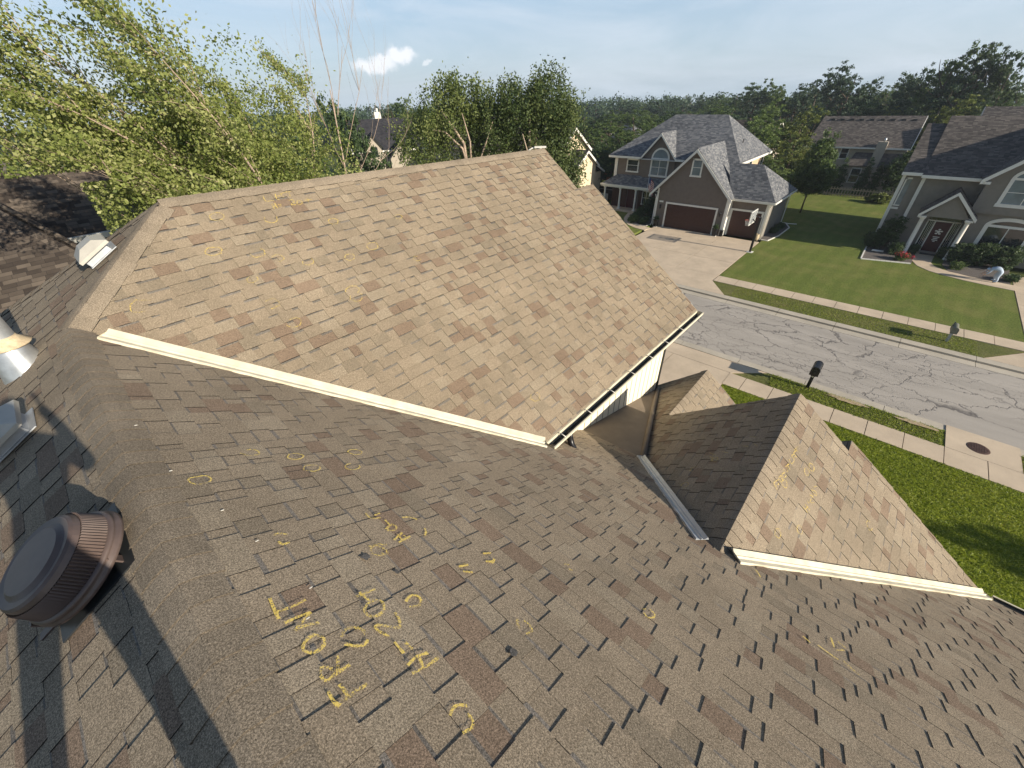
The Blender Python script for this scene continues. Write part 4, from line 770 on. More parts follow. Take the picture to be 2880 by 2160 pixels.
garage_door(A, 42.4, 12.6, 17.4, 2.35); garage_door(A, 43.2, 8.86, 11.38, 2.35)
lantern(A, 42.38, 18.05, 2.0); lantern(A, 42.38, 12.15, 2.0)
b = MB(); b.box(42.34, 42.4, 17.85, 18.25, 2.42, 2.56); b.build('house_number_plaque', M['white'], A)
winx(A, 42.4, 14.72, 15.72, 5.0, 6.42, .13, 1, 2, M['glassblind'])
winx(A, 46.86, 19.88, 21.92, 3.95, 5.62, .17, 2, 2, M['glassblind'], arch=1.02)
winx(A, 47.0, 23.35, 24.85, 4.15, 5.42, .13)
winy(A, 13.14, 48.9, 50.3, 4.55, 5.45); winy(A, 13.14, 50.9, 52.0, 4.55, 5.45); winy(A, 13.14, 55.0, 56.1, 4.0, 5.4)
# porch
slabpart('roof', [(47.0, 25.85, 3.78), (47.0, 18.7, 3.84), (45.7, 18.7, 2.92), (45.7, 27.25, 2.84)], M['roofgrey'], A, .08)
slabpart('roof', [(47.0, 25.85, 3.78), (45.7, 27.25, 2.84), (47.0, 27.25, 2.84)], M['roofgrey'], A, .08)
b = MB(); b.box(45.72, 46.1, 18.7, 27.2, 2.58, 2.80); b.box(45.64, 45.72, 18.7, 27.3, 2.72, 2.88); b.box(45.72, 47, 27.0, 27.24, 2.6, 2.82); b.build('porch_beam', M['white'], A)
for y in (26.75, 24.72, 22.75, 20.95):
    b = MB(); b.box(45.8, 46.1, y - .15, y + .15, .3, .45); b.lathe((45.95, y, .45), (0, 0, 1), [(.11, 0), (.105, 2.0)], 12); b.box(45.82, 46.08, y - .13, y + .13, 2.45, 2.6); b.build('porch_column', M['white'], A)
b = MB(); b.box(45.6, 47.0, 20.0, 27.2, .0, .3); b.build('porch_floor', M['concrete'], A)
b = MB(); b.box(46.93, 47, 23.1, 24.3, .3, 2.5); b.build('front_door', M['door_red'], A)
b = MB(); b.box(46.95, 47, 24.4, 26.3, .3, 2.6); b.box(46.95, 47, 19.0, 22.9, .3, 2.6); b.build('brick_facing', M['garage'], A)
winx(A, 46.95, 21.3, 22.4, .9, 2.3, .08)

# ---- house on the right with the gabled entry
B = empty('house', (45.9, -3, 0), 'grey stucco house with brown roof, gabled portico and maroon front door at the right edge', 'house')
b = MB(); b.box(47.62, 56.5, -.05, .6 - 1.2, .1, 5.6); b.box(47.62, 57.5, -14, -.6, .1, 5.7); b.box(49.0, 56, -.6, .62, .1, 5.7); b.build('wall', M['stucco_grey'], B)
wallpoly([(47.45, -.62, .1), (47.45, -4.3, .1), (47.45, -4.3, 5.75), (47.45, -.62, 5.75)], M['stucco_grey'], B)
wallpoly([(47.75, .62, .1), (47.75, -.6, .1), (47.75, -.6, 5.75), (47.75, .62, 5.75)], M['stucco_grey'], B)
wallpoly([(47.75, .62, .1), (57, .62, .1), (57, .62, 5.7), (52.0, .62, 8.2), (47.75, .62, 5.7)], M['stucco_grey'], B, .1, (0, -1, 0))
slabpart('roof', [(46.9, .72, 5.88), (46.9, -.5, 5.88), (52.3, -.5, 8.72), (52.3, .72, 8.72)], M['roofbrown'], B); slabpart('roof', [(57.5, .72, 5.9), (57.5, -.5, 5.9), (52.3, -.5, 8.72), (52.3, .72, 8.72)], M['roofbrown'], B)
slabpart('roof', [(46.75, -.48, 5.78), (46.75, -15, 5.78), (52.6, -15, 9.24), (52.6, -.48, 9.24)], M['roofbrown'], B); slabpart('roof', [(58.6, -.48, 5.78), (58.6, -15, 5.78), (52.6, -15, 9.24), (52.6, -.48, 9.24)], M['roofbrown'], B)
wallpoly([(47.6, -.55, 5.7), (52.6, -.55, 9.1), (57.6, -.55, 5.7)], M['stucco_grey'], B, .1, (0, -1, 0))
# front gable wall (upper storey juts over the lower one)
gy, gz = -7.9, 9.75
wallpoly([(46.4, -4.15, 3.55), (46.4, -11.6, 3.55), (46.4, -11.6, 5.95), (46.4, gy, gz - .25), (46.4, -4.15, 5.9)], M['stucco_grey'], B)
wallpoly([(46.7, -4.3, .1), (46.7, -11.6, .1), (46.7, -11.6, 3.6), (46.7, -4.3, 3.6)], M['stucco_grey'], B)
b = MB(); b.box(46.55, 47.6, -11.6, -4.15, 3.5, 5.85); b.box(46.85, 47.6, -11.6, -4.3, .1, 3.5); b.build('wall', M['stucco_grey'], B)
slabpart('roof', [(45.9, gy, gz), (53, gy, gz), (49.5, -3.75, 5.85), (45.9, -3.75, 5.85)], M['roofbrown'], B); slabpart('roof', [(45.9, gy, gz), (53, gy, gz), (49.5, -12.05, 5.85), (45.9, -12.05, 5.85)], M['roofbrown'], B)
b = MB(); rake(b, (45.9, gy, gz - .07), (45.9, -3.75, 5.78), .30, .06); rake(b, (45.9, gy, gz - .07), (45.9, -12.05, 5.78), .30, .06); b.box(45.95, 46.5, -4.3, -3.8, 5.5, 5.66); b.build('fascia', M['white'], B)
b = MB(); board2(b, (46.72, -.5, 5.74), (46.72, -3.8, 5.74), .2, .08, (-1, 0, 0)); board2(b, (46.86, .74, 5.84), (46.86, -.5, 5.84), .2, .08, (-1, 0, 0)); b.box(46.8, 47.5, -3.8, -.5, 5.5, 5.54); b.box(46.9, 47.75, -.5, .7, 5.6, 5.64); b.build('gutter', M['white'], B)
boards('corner_board', [(47.38, 47.5, -.82, -.60, .1, 5.55), (47.66, 47.8, .42, .64, .1, 5.6), (47.68, 47.8, -.6, .42, 3.0, 3.15)], M['white'], B)
winx(B, 47.75, -.5, .36, 3.3, 5.35, .09, 1, 1, M['glassblind'])
winx(B, 46.4, -7.6, -5.2, 4.2, 5.9, .2, 2, 2, M['glassblind'], arch=.75)
winx(B, 46.7, -8.0, -5.35, .9, 2.75, .24, 2, 1, arch=.62)
boards('corner_board', [(46.45, 46.6, -11.7, -11.4, .1, 3.0)], M['white'], B)
# portico
pa = (45.55, -3.02, 5.02)
slabpart('roof', [pa, (47.45, -3.02, 5.02), (47.45, -1.42, 3.3), (45.55, -1.42, 3.3)], M['roofbrown'], B, .1); slabpart('roof', [pa, (47.45, -3.02, 5.02), (47.45, -4.7, 3.3), (45.55, -4.7, 3.3)], M['roofbrown'], B, .1)
b = MB(); rake(b, (45.55, -3.02, 4.94), (45.55, -1.42, 3.24), .24, .06); rake(b, (45.55, -3.02, 4.94), (45.55, -4.7, 3.24), .24, .06)
b.box(45.6, 46.05, -1.95, -1.5, 2.98, 3.12); b.box(45.6, 46.05, -4.6, -4.15, 2.98, 3.12); b.box(46.05, 47.4, -1.9, -1.65, 2.98, 3.15); b.box(46.05, 47.4, -4.5, -4.25, 2.98, 3.15); b.build('fascia', M['white'], B)
wallpoly([(45.75, -1.75, 3.1), (45.75, -4.35, 3.1), (45.75, -3.02, 4.75)], M['stucco_grey'], B, .1)
for y in (-1.78, -4.36):
    b = MB(); b.lathe((45.9, y, .12), (0, 0, 1), [(.19, 0), (.19, .1), (.15, .14), (.135, 2.7), (.17, 2.78), (.17, 2.87)], 16); b.build('porch_column', M['white'], B)
b = MB(); b.box(47.36, 47.45, -3.72, -2.72, .2, 2.45); dd = b.build('front_door', M['door_red'], B)
b = MB(); rr = random.Random(3)
for k in range(5):
    a = math.pi / 2 + k * 2 * math.pi / 5; yy, zz = -3.2 + .17 * math.cos(a), 1.75 + .17 * math.sin(a)
    b.face([(47.33, yy + .09 * math.cos(q), zz + .06 * math.sin(q)) for q in [j * 1.05 for j in range(6)]])
b.face([(47.325, -3.2 + .10 * math.cos(q), 1.75 + .10 * math.sin(q)) for q in [j * .7 for j in range(9)]])
for dz, w in ((.30, .22), (.42, .16), (.54, .2), (.64, .08)): b.box(47.32, 47.34, -3.2 - w, -3.2 + w * .8, 1.62 - dz, 1.68 - dz)
b.build('door_wreath', M['white'], dd)
b = MB()
for y in (-2.25, -2.7, -3.75, -4.2): b.box(47.32, 47.45, y - .035, y + .035, .15, 2.6)
b.box(47.32, 47.45, -4.25, -2.2, 2.5, 2.58); b.box(47.32, 47.45, -4.25, -2.2, 3.0, 3.06); b.build('door_frame', M['white'], B)
b = MB()
for y0 in (-2.66, -4.16):
    for k in range(3): b.box(47.35, 47.38, y0 + .1 * k + .04, y0 + .1 * k + .055, .3, 2.48)
b.build('sidelight_bars', M['white'], B)
b = MB(); b.box(47.40, 47.44, -2.68, -2.28, .2, 2.5); b.box(47.40, 47.44, -4.17, -3.78, .2, 2.5); b.box(47.40, 47.44, -4.17, -2.28, 2.58, 3.0); b.build('sidelight', M['glassdark'], B)
b = MB(); b.box(46.9, 47.4, -3.75, -2.7, .13, .2); b.build('doorstep', M['stone'], B)
b = MB(); b.box(46.45, 46.9, -3.7, -2.75, .14, .165); tag(b.build('doormat', M['black']), 'dark doormat in front of the maroon front door', 'doormat')

# ---- house behind, beyond the picket fence
Cc = empty('house', (76, 6, 0), 'beige house with brown roof and side chimney behind the picket fence', 'house')
b = MB(); b.box(72.6, 80, 1.8, 12.1, -.1, 4.8); b.build('wall', M['stucco_pale'], Cc)
slabpart('roof', [(72.1, 12.3, 4.85), (72.1, 1.45, 4.95), (77.0, 1.45, 7.95), (77.0, 12.0, 7.85)], M['roofbrown'], Cc); slabpart('roof', [(82, 12.3, 4.8), (82, 1.45, 4.9), (77.0, 1.45, 7.95), (77.0, 12.0, 7.85)], M['roofbrown'], Cc)
wallpoly([(72.6, 1.8, 4.8), (77, 1.8, 7.6), (81.4, 1.8, 4.8)], M['stucco_cream'], Cc, .1, (0, 1, 0))
b = MB(); board2(b, (72.05, 1.43, 4.93), (77, 1.43, 7.93), .25, .06, (0, -1, 0)); board2(b, (72.05, 12.3, 4.83), (72.05, 1.45, 4.93), .16, .06, (-1, 0, 0)); b.build('fascia', M['white'], Cc)
b = MB(); b.box(71.9, 72.6, 3.75, 4.75, -.1, 5.55); b.build('chimney', M['stucco_pale'], Cc)
b = MB(); b.tube([(72.2, 4.15, 5.5), (72.2, 4.15, 5.95)], .11, 8); b.build('chimney_flue', M['galv'], Cc)
slabpart('roof', [(72.55, 6.6, 4.3), (72.55, 4.75, 4.3), (70.9, 4.75, 3.0), (70.9, 6.9, 3.0)], M['roofbrown'], Cc, .08); slabpart('roof', [(72.55, 3.75, 4.3), (72.55, 1.0, 4.3), (70.9, 1.0, 3.0), (70.9, 3.75, 3.0)], M['roofbrown'], Cc, .08)
b = MB(); b.box(71.2, 72.6, 1.2, 6.7, -.1, 3.0); b.build('wall', M['stucco_pale'], Cc)
winx(Cc, 72.6, 7.3, 8.25, 3.5, 4.75, .1); winx(Cc, 71.2, 5.1, 6.2, 1.1, 2.75, .1); winx(Cc, 72.6, 8.9, 9.7, .9, 2.3, .1); winx(Cc, 71.2, 1.6, 2.5, 1.1, 2.75, .1)
for k in range(9): b = MB(); b.box(76.2, 76.6, 2.2 + k * 1.05, 2.6 + k * 1.05, 7.42, 7.62); b.build('ridge_vent', M['darkmetal'], Cc)
# picket fence
fn = empty('picket_fence', (67.1, 4, 0), 'weathered picket fence at the back of the lawn', 'fence')
b = MB(); y = 7.6
while y > -1.0: b.box(67.08, 67.11, y, y + .09, .08, 1.12); y -= .30
b.build('pickets', M['picket'], fn)
b = MB(); b.box(67.11, 67.16, -1, 7.7, .3, .38); b.box(67.11, 67.16, -1, 7.7, .85, .93); b.build('rail', M['picket'], fn)

# ---- generic background houses in local coordinates
def back_house(name, loc, rz, label, L_, D, wall_h, ridge_h, wallm, roofm, hip=0, oh=.4, extra=None, mi=None):
    r = empty(name, loc, label, 'house', None, rz)
    def W_(mb, nm, m): return mb.build(nm, m, r, local=True)
    b = MB(); b.box(-L_ / 2, L_ / 2, -D / 2, D / 2, -3, wall_h); W_(b, 'wall', wallm)
    e = oh; l2, d2 = L_ / 2 + e, D / 2 + e; zE = wall_h - e * (ridge_h - wall_h) / (D / 2)
    for s in (-1, 1):
        b = MB(); b.slab([(-l2, s * d2, zE), (l2, s * d2, zE), (l2 - hip, 0, ridge_h), (-l2 + hip, 0, ridge_h)], .15); W_(b, 'roof', roofm)
        if hip: b = MB(); b.slab([(s * l2, -d2, zE), (s * l2, d2, zE), (s * (l2 - hip), 0, ridge_h)], .15); W_(b, 'roof', roofm)
        else: b = MB(); b.slab([(s * L_ / 2, -D / 2, wall_h), (s * L_ / 2, D / 2, wall_h), (s * L_ / 2, 0, ridge_h - .2)], .1, down=(-s, 0, 0)); W_(b, 'gable_wall', wallm)
    b = MB()
    for s in (-1, 1):
        b.box(-l2, l2, s * d2 - .03, s * d2 + .03, zE - .2, zE + .0)
        if not hip:
            for q in (-1, 1): board2(b, (s * l2, q * d2, zE - .02), (s * l2, 0, ridge_h - .02), .22, .05, (s, 0, 0))
    W_(b, 'fascia', M['white']); return r
def lwin(r, x, y, z0, z1, w, s=-1, m='white'):
    b = MB(); b.box(x - w / 2, x + w / 2, y - .06, y + .02, z0, z1); wd = b.build('window', M[m], r, local=True)
    b = MB(); b.box(x - w / 2 + .09, x + w / 2 - .09, y - .075, y, z0 + .1, (z0 + z1) / 2 - .03); b.box(x - w / 2 + .09, x + w / 2 - .09, y - .075, y, (z0 + z1) / 2 + .03, z1 - .1); b.build('pane', M['glassdark'], wd, local=True)
# dark-roofed house seen over our ridge (faces us)
rz = math.atan2(-.53, .85)
D_ = back_house('house', (40.3, 61.8, 0), rz, 'white-grey house with black roof and white chimney beyond the wing ridge', 10.0, 8.5, 6.0, 9.35, M['stucco_pale'], M['roofdark'], 0)
b = MB(); b.box(-1.35, -.45, .2, .9, 8.6, 10.15); b.build('chimney', M['white'], D_, local=True)
b = MB(); b.tube([(-.9, .5, 10.1), (-.9, .5, 10.6)], .14, 8); b.build('chimney_flue', M['white'], D_, local=True)
def lgable(r, x, w, y0, y1, zb, za, wallm, roofm, base=-1):
    b = MB(); b.slab([(x - w / 2, y0, base), (x + w / 2, y0, base), (x + w / 2, y0, zb), (x, y0, za - .15), (x - w / 2, y0, zb)], .3, down=(0, 1, 0)); b.box(x - w / 2, x + w / 2, y0 + .31, y1, base, zb - .1); b.build('gable_wall', wallm, r, local=True)
    for s in (-1, 1):
        b = MB(); b.slab([(x, y0 - .3, za), (x, y1, za), (x + s * (w / 2 + .35), y1, zb - .3), (x + s * (w / 2 + .35), y0 - .3, zb - .3)], .12); b.build('roof', roofm, r, local=True)
    b = MB()
    for s in (-1, 1): board2(b, (x, y0 - .3, za - .04), (x + s * (w / 2 + .35), y0 - .3, zb - .34), .22, .05, (0, -1, 0))
    b.build('fascia', M['darkmetal'] if roofm == M['roofdark'] else M['white'], r, local=True)
lgable(D_, -2.3, 2.2, -5.4, -1.5, 6.3, 7.9, M['stucco_pale'], M['roofdark']); lgable(D_, 1.4, 3.4, -6.2, -1.5, 4.9, 6.9, M['stucco_pale'], M['roofdark'])
lwin(D_, -2.3, -5.42, 5.0, 6.2, .9, m='darkmetal'); lwin(D_, -.4, -4.3, 3.6, 5.4, .8)
# yellow house beside the birches
E_ = empty('house', (44, 34, 0), 'sunlit cream yellow house with gables behind the weeping birches', 'house')
b = MB(); b.box(41.2, 47.1, 30.6, 45, -.1, 6.2); b.build('wall', M['stucco_cream'], E_)
wallpoly([(41.2, 30.5, -.1), (47.1, 30.5, -.1), (47.1, 30.5, 6.25), (44.1, 30.5, 8.3), (41.2, 30.5, 6.25)], M['stucco_cream'], E_, .1, (0, 1, 0))
for s in (-1, 1): slabpart('roof', [(44.1, 30.1, 8.5), (44.1, 40, 8.5), (44.1 + s * 3.45, 40, 6.15), (44.1 + s * 3.45, 30.1, 6.15)], M['rooftaupe'], E_)
for s in (-1, 1): slabpart('roof', [(44.1, 39.5, 9.7), (44.1, 50, 9.7), (44.1 + s * 5, 50, 6.2), (44.1 + s * 5, 39.5, 6.2)], M['rooftaupe'], E_)
b = MB(); b.box(39.6, 48.6, 40, 50, -.1, 6.2); b.build('wall', M['stucco_pale'], E_)
b = MB()
for s in (-1, 1): board2(b, (44.1, 30.06, 8.47), (44.1 + s * 3.45, 30.06, 6.1), .26, .06, (0, -1, 0))
b.box(47.5, 47.62, 30.1, 40, 6.0, 6.15); b.tube([(47.45, 30.3, 6.05), (47.2, 30.42, 5.7), (47.2, 30.42, 4.2)], .05, 6)
board2(b, (44.3, 28.36, 6.3), (46.9, 28.36, 4.55), .22, .05, (0, -1, 0)); board2(b, (44.3, 28.36, 6.3), (42.3, 28.36, 4.9), .22, .05, (0, -1, 0)); b.build('fascia', M['white'], E_)
wallpoly([(42.6, 28.7, -.1), (46.6, 28.7, -.1), (46.6, 28.7, 4.7), (44.3, 28.7, 6.15), (42.6, 28.7, 5.0)], M['stucco_cream'], E_, .1, (0, 1, 0))
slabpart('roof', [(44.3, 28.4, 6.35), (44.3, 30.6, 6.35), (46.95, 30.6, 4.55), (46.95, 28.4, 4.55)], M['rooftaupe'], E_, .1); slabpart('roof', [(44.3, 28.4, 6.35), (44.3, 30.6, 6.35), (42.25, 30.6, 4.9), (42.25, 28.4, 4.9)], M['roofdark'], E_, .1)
b = MB(); b.box(42.6, 46.6, 28.8, 30.5, -.1, 4.6); b.box(46.7, 48.9, 29.3, 33, -.1, 3.6); b.build('wall', M['stucco_cream'], E_)
slabpart('roof', [(46.6, 29.0, 4.9), (46.6, 33.3, 4.9), (49.2, 33.3, 3.65), (49.2, 29.0, 3.65)], M['rooftaupe'], E_, .1)
b = MB(); board2(b, (46.6, 28.97, 4.87), (49.2, 28.97, 3.62), .2, .05, (0, -1, 0)); b.box(49.2, 49.3, 29.0, 33.3, 3.5, 3.66); b.build('fascia', M['white'], E_)
# tiny far houses between the trees
F1 = back_house('house', (93, 58.5, -3.3), -1.0, 'far brown-roofed house with two white pointed gables rising behind its ridge', 7, 7, 4.6, 7.5, M['stucco_pale'], M['rooftaupe'], 0)
lgable(F1, .2, 1.5, 1.6, 4, 6.4, 9.4, M['white'], M['roofdark'], 3); lgable(F1, 2.3, 1.5, 1.6, 4, 6.4, 9.4, M['white'], M['roofdark'], 3)
F2 = back_house('house', (103, 55, -2), 1.2, 'far house with a grey hip roof half hidden by trees', 10, 9, 3.6, 6.6, M['stucco_pale'], M['roofgrey'], 4)
F3 = back_house('house', (83, 23.5, -1), 1.45, 'brown roof showing behind the grey-roofed house', 10, 8, 5.0, 8.0, M['stucco_pale'], M['roofmott'], 0)
F4 = back_house('house', (75, -9.5, -.4), 1.57, 'brown hip roof rising behind the portico house', 12, 10, 5.6, 9.3, M['stucco_grey'], M['roofbrown'], 0)
# neighbour on the left, seen past our hip
G = empty('house', (-2, 18, 0), 'neighbouring house with dark mottled roof at the left edge', 'house')
slabpart('roof', [(-9, 21.4, 10.45), (6.0, 21.4, 10.45), (6.0, 18.9, 8.75), (.12, 18.9, 8.75), (-.9, 20.2, 9.6)], M['roofmott'], G); slabpart('roof', [(-9, 21.4, 10.45), (6.0, 21.4, 10.45), (6.0, 26, 7.4), (-9, 26, 7.4)], M['roofmott'], G)
hB, hA, hC = (.40, 15.8, 8.72), (-.75, 18.5, 9.98), (-1.75, 20.85, 11.06)
slabpart('roof', [hB, hA, hC, (-9.0, 20.85, 11.0), (-9, 13.2, 6.0), (-1.2, 13.2, 6.55)], M['roofmott'], G)
slabpart('roof', [hB, hA, hC, (-1.2, 22.0, 10.0), (.6, 17.5, 8.1)], M['roofmott'], G)
b = MB(); b.tube([hB, hA, hC], .07, 6); b.build('ridge_cap', M['roofmott'], G)
b = MB(); b.box(.1, 6.0, 18.78, 18.9, 8.6, 8.76); b.build('gutter', M['white'], G)
b = MB(); b.box(-.6, 5.6, 19.3, 25, 0, 8.5); b.box(-8, -.9, 14.2, 25, 0, 6.3); b.box(-6, -1.2, 15.5, 22, 6.3, 7.6); b.build('wall', M['stucco_grey'], G)
H_ = back_house('house', (-7, 34, 0), 0, 'pinkish brown roof glimpsed through the birch at far left', 26, 9, 7.5, 10.25, M['stucco_pale'], M['rooftaupe'], 0)
# ---------------------------------------------------------------- trees and plants
def leafcloud(name, C, S, mat, parent, seed=0, val=None, aspect=.6, flat=0.0):
    rng = np.random.default_rng(seed); n = len(C)
    a = rng.normal(size=(n, 3)); a[:, 2] *= (1 - flat); a /= np.linalg.norm(a, axis=1)[:, None] + 1e-9
    t = rng.normal(size=(n, 3)); b = np.cross(a, t); b /= np.linalg.norm(b, axis=1)[:, None] + 1e-9
    S = S[:, None]; V = np.stack([C - a * S, C - b * S * aspect, C + a * S, C + b * S * aspect], 1).reshape(-1, 3)
    me = bpy.data.meshes.new(name); me.vertices.add(n * 4); me.vertices.foreach_set('co', V.astype(np.float32).ravel())
    me.loops.add(n * 4); me.loops.foreach_set('vertex_index', np.arange(n * 4, dtype=np.int32))
    me.polygons.add(n); me.polygons.foreach_set('loop_start', np.arange(0, n * 4, 4, dtype=np.int32))
    me.polygons.foreach_set('loop_total', np.full(n, 4, dtype=np.int32))
    me.update(calc_edges=True)
    val = rng.random(n) if val is None else np.clip(val, 0, 1)
    col = np.repeat(val, 4)[:, None] * np.ones((1, 4)); col[:, 3] = 1
    ca = me.color_attributes.new(name='Col', type='FLOAT_COLOR', domain='POINT'); ca.data.foreach_set('color', col.astype(np.float32).ravel())
    me.materials.append(mat); o = bpy.data.objects.new(name, me); COL.objects.link(o); o.parent = parent; return o
def clumps(blobs, ncl, per, spread, seed, droop=0.0, shell=.35):
    """blobs (x,y,z,rx,ry,rz): leaf clumps spread through each ellipsoid, denser to the outside"""
    rng = np.random.default_rng(seed); P = []; Vv = []
    tot = sum(b[3] * b[4] * b[5] for b in blobs)
    for b in blobs:
        k = max(3, int(ncl * b[3] * b[4] * b[5] / tot)); d = rng.normal(size=(k, 3)); d /= np.linalg.norm(d, axis=1)[:, None]
        r = rng.random(k) ** shell * rng.uniform(.75, 1.12, k); c = np.array(b[:3]) + d * r[:, None] * np.array(b[3:6])
        cv = rng.normal(.5, .2, k)
        q = c[:, None, :] + rng.normal(size=(k, per, 3)) * np.array([spread, spread, spread * .7]) * rng.uniform(.6, 1.5, (k, 1, 1))
        if droop: q[:, :, 2] -= rng.random((k, per)) ** 1.2 * droop
        P.append(q.reshape(-1, 3)); Vv.append((cv[:, None] + rng.normal(0, .16, (k, per))).ravel())
    return np.concatenate(P), np.concatenate(Vv)
def limb(b, p, d, L_, r, depth, rnd, spread=.6, up=.1, out=None):
    p = Vector(p); d = Vector(d).normalized(); pts = [p]; q = p
    for i in range(4):
        d = (d + Vector((rnd.uniform(-1, 1), rnd.uniform(-1, 1), rnd.uniform(-.6, 1))) * .12 + Vector((0, 0, up * .3))).normalized(); q = q + d * (L_ / 4); pts.append(q)
    b.tube(pts, [r, r * .85, r * .7, r * .55, r * .4], 6 if r > .03 else 4, caps=False)
    if out is not None and depth <= 1: out.append((pts, depth))
    if depth > 0:
        for k in range(rnd.choice([2, 3, 3])):
            i = rnd.choice([2, 3, 4]); dd = (d + Vector((rnd.uniform(-1, 1), rnd.uniform(-1, 1), rnd.uniform(-.3, .8))) * spread).normalized()
            limb(b, pts[i], dd, L_ * rnd.uniform(.55, .75), r * .5, depth - 1, rnd, spread, up, out)
def tree_proto(kind, seed):
    """unit tree: height 1, crown radius about .3; local origin at the foot"""
    rnd = random.Random(seed); r = empty(kind, (0, 0, 0))
    b = MB(); pts = [(0, 0, 0), (rnd.uniform(-.01, .01), rnd.uniform(-.01, .01), .25), (rnd.uniform(-.02, .02), rnd.uniform(-.02, .02), .5), (rnd.uniform(-.03, .03), 0, .8)]
    b.tube(pts, [.022, .017, .012, .004], 7)
    for k in range(6): limb(b, (0, 0, .22 + .08 * k), (rnd.uniform(-1, 1), rnd.uniform(-1, 1), .5), .15, .008, 1, rnd)
    b.build('trunk', M['bark'], r, local=True)
    bl = [(0, 0, .52, .19, .19, .30)]
    for k in range(15):
        a = k * 2.4 + rnd.uniform(-.3, .3); h = .22 + .70 * ((k * .618) % 1); rr = .25 * math.sin(min(1, (1.03 - h) * 1.6 + .12) * 1.57) ** .8; s = rnd.uniform(.07, .12)
        bl.append((math.cos(a) * rr * .85, math.sin(a) * rr * .85, h, s, s, s * .95))
    C, v = clumps(bl, 300, 50, .011, seed, shell=.22)
    return r, C, v
PROT = {}
def forest_tree(kind, matname, x, y, h, w, rnd, label, group, zb=None, leaf=.0088, seedn=5):
    key = (kind, matname, rnd.randrange(seedn))
    if key not in PROT:
        r, C, v = tree_proto('tree', hash(kind) % 7 + key[2] * 13 + 1 if False else key[2] * 13 + len(kind))
        leafcloud('crown', C, np.full(len(C), leaf) * np.random.default_rng(key[2]).uniform(.6, 1.3, len(C)), M[matname], r, key[2], v)
        PROT[key] = r; o = r
    else: o = copy_tree(PROT[key])
    if zb is None: zb = terrain_h(x, y)
    H = h - zb; o.location = (x, y, zb - .1); o.scale = (w / .27, w / .27, H); o.rotation_euler = (0, 0, rnd.uniform(0, 6.28))
    tag(o, label, 'tree', group); return o
rnd = random.Random(42)
FOREST = [('forest',123.7,84.9,10.2,3.9),('forest',177.9,111.6,8.7,5.9),('forest',165.4,93.5,8.3,5.3),('forest',196.6,98.8,7.6,6.4),('forest',154.7,70.4,9.0,4.0),('forest',184.7,76.7,8.5,5.0),('forest',168.4,63.6,9.0,4.1),('forest',151.4,51.9,10.0,3.9),('forest',138.5,42.8,10.7,3.4),('forest',130.1,36.1,11.0,3.4),('forest',126.4,30.3,11.6,3.4),('forest',122.4,25.2,11.1,2.8),('forest',118.1,21.1,11.5,2.6),('forest',110.7,17.0,12.0,2.4),('forest',107.0,14.5,12.9,2.8),('forest',111.4,11.7,11.5,2.0),('forest',124.6,10.3,10.9,2.6),('forest',114.8,6.9,11.0,2.2),('forest',99.9,4.7,12.6,2.0),('forest',94.9,3.5,14.3,2.2),('forest',92.0,1.5,15.1,2.5),('forest',90.0,-0.6,15.3,2.1),('forest',92.0,-1.9,16.2,2.1),('forest',89.9,-4.4,14.8,2.0),('mid',79.4,52.2,9.3,3.0),('mid',77.6,45.5,8.8,3.0),('mid',88.6,46.3,8.9,3.3),('mid',77.2,35.5,8.5,2.3),('mid',83.2,34.2,9.0,2.6),('mid',89.5,31.8,9.1,3.0),('mid',95.4,29.8,9.4,2.6),('mid',58.1,35.4,8.2,2.2),('mid',63.0,34.9,8.1,2.3),('mid',59.3,29.0,8.2,1.5),('mid',51.0,31.5,6.8,1.5),('mid',53.9,30.6,6.6,1.4),('mid',77.3,20.6,8.7,1.8),('mid',96.9,14.8,9.1,2.6),('mid',94.4,10.9,9.7,2.5),('mid',97.8,6.9,8.9,2.5),('mid',89.9,3.2,9.1,2.1),('yellow',84.0,0.3,10.2,2.6),('yellow',91.9,4.7,8.7,1.5),('mid',86.0,-2.8,9.2,1.8),('mid',85.9,-4.5,9.9,1.7),('behA',63.8,16.9,9.0,2.0),('behA',70.2,15.8,10.3,2.0),('yellowA',68.8,13.0,9.6,2.0),('behA',58.5,13.5,6.7,1.9),('left',44.6,66.4,12.7,2.6),('left',50.1,68.7,12.0,2.3),('yleft',54.3,77.9,9.6,3.4),('yleft',48.9,77.7,9.4,3.0),('yleft',49.9,62.5,11.3,2.2),('far_left',20.8,56.3,10.7,2.0),('far_left',16.8,57.6,10.1,3.0),('far_left',12.0,53.7,10.1,2.6),('far_left',24.4,54.8,11.0,2.1)]
LAB = {'forest': ('dark tree on the skyline of the wood behind the houses', 'skyline trees of the wood', 'leaf_blue'),
       'mid': ('green tree in the wood below the skyline', 'trees in front of the wood', 'leaf_mid'),
       'left': ('dark green tree far behind the black-roofed house', 'trees behind the black-roofed house', 'leaf_dark'),
       'far_left': ('green tree far away behind the big windblown birch', 'trees behind the windblown birch', 'leaf_mid')}
ONE = {'yellow': ['pale yellow-green tree over the ridge of the portico house', 'small yellow-green tree over the ridge of the beige house'],
       'yellowA': ['yellow-green tree right of the grey-roofed house'],
       'behA': ['tall green tree right behind the grey-roofed house', 'green tree between the grey-roofed house and the wood', 'green tree low at the back corner of the grey-roofed house'],
       'yleft': ['bright green tree left of the white chimney', 'bright green tree at the left end of the black roof', 'bright green tree right of the white chimney']}
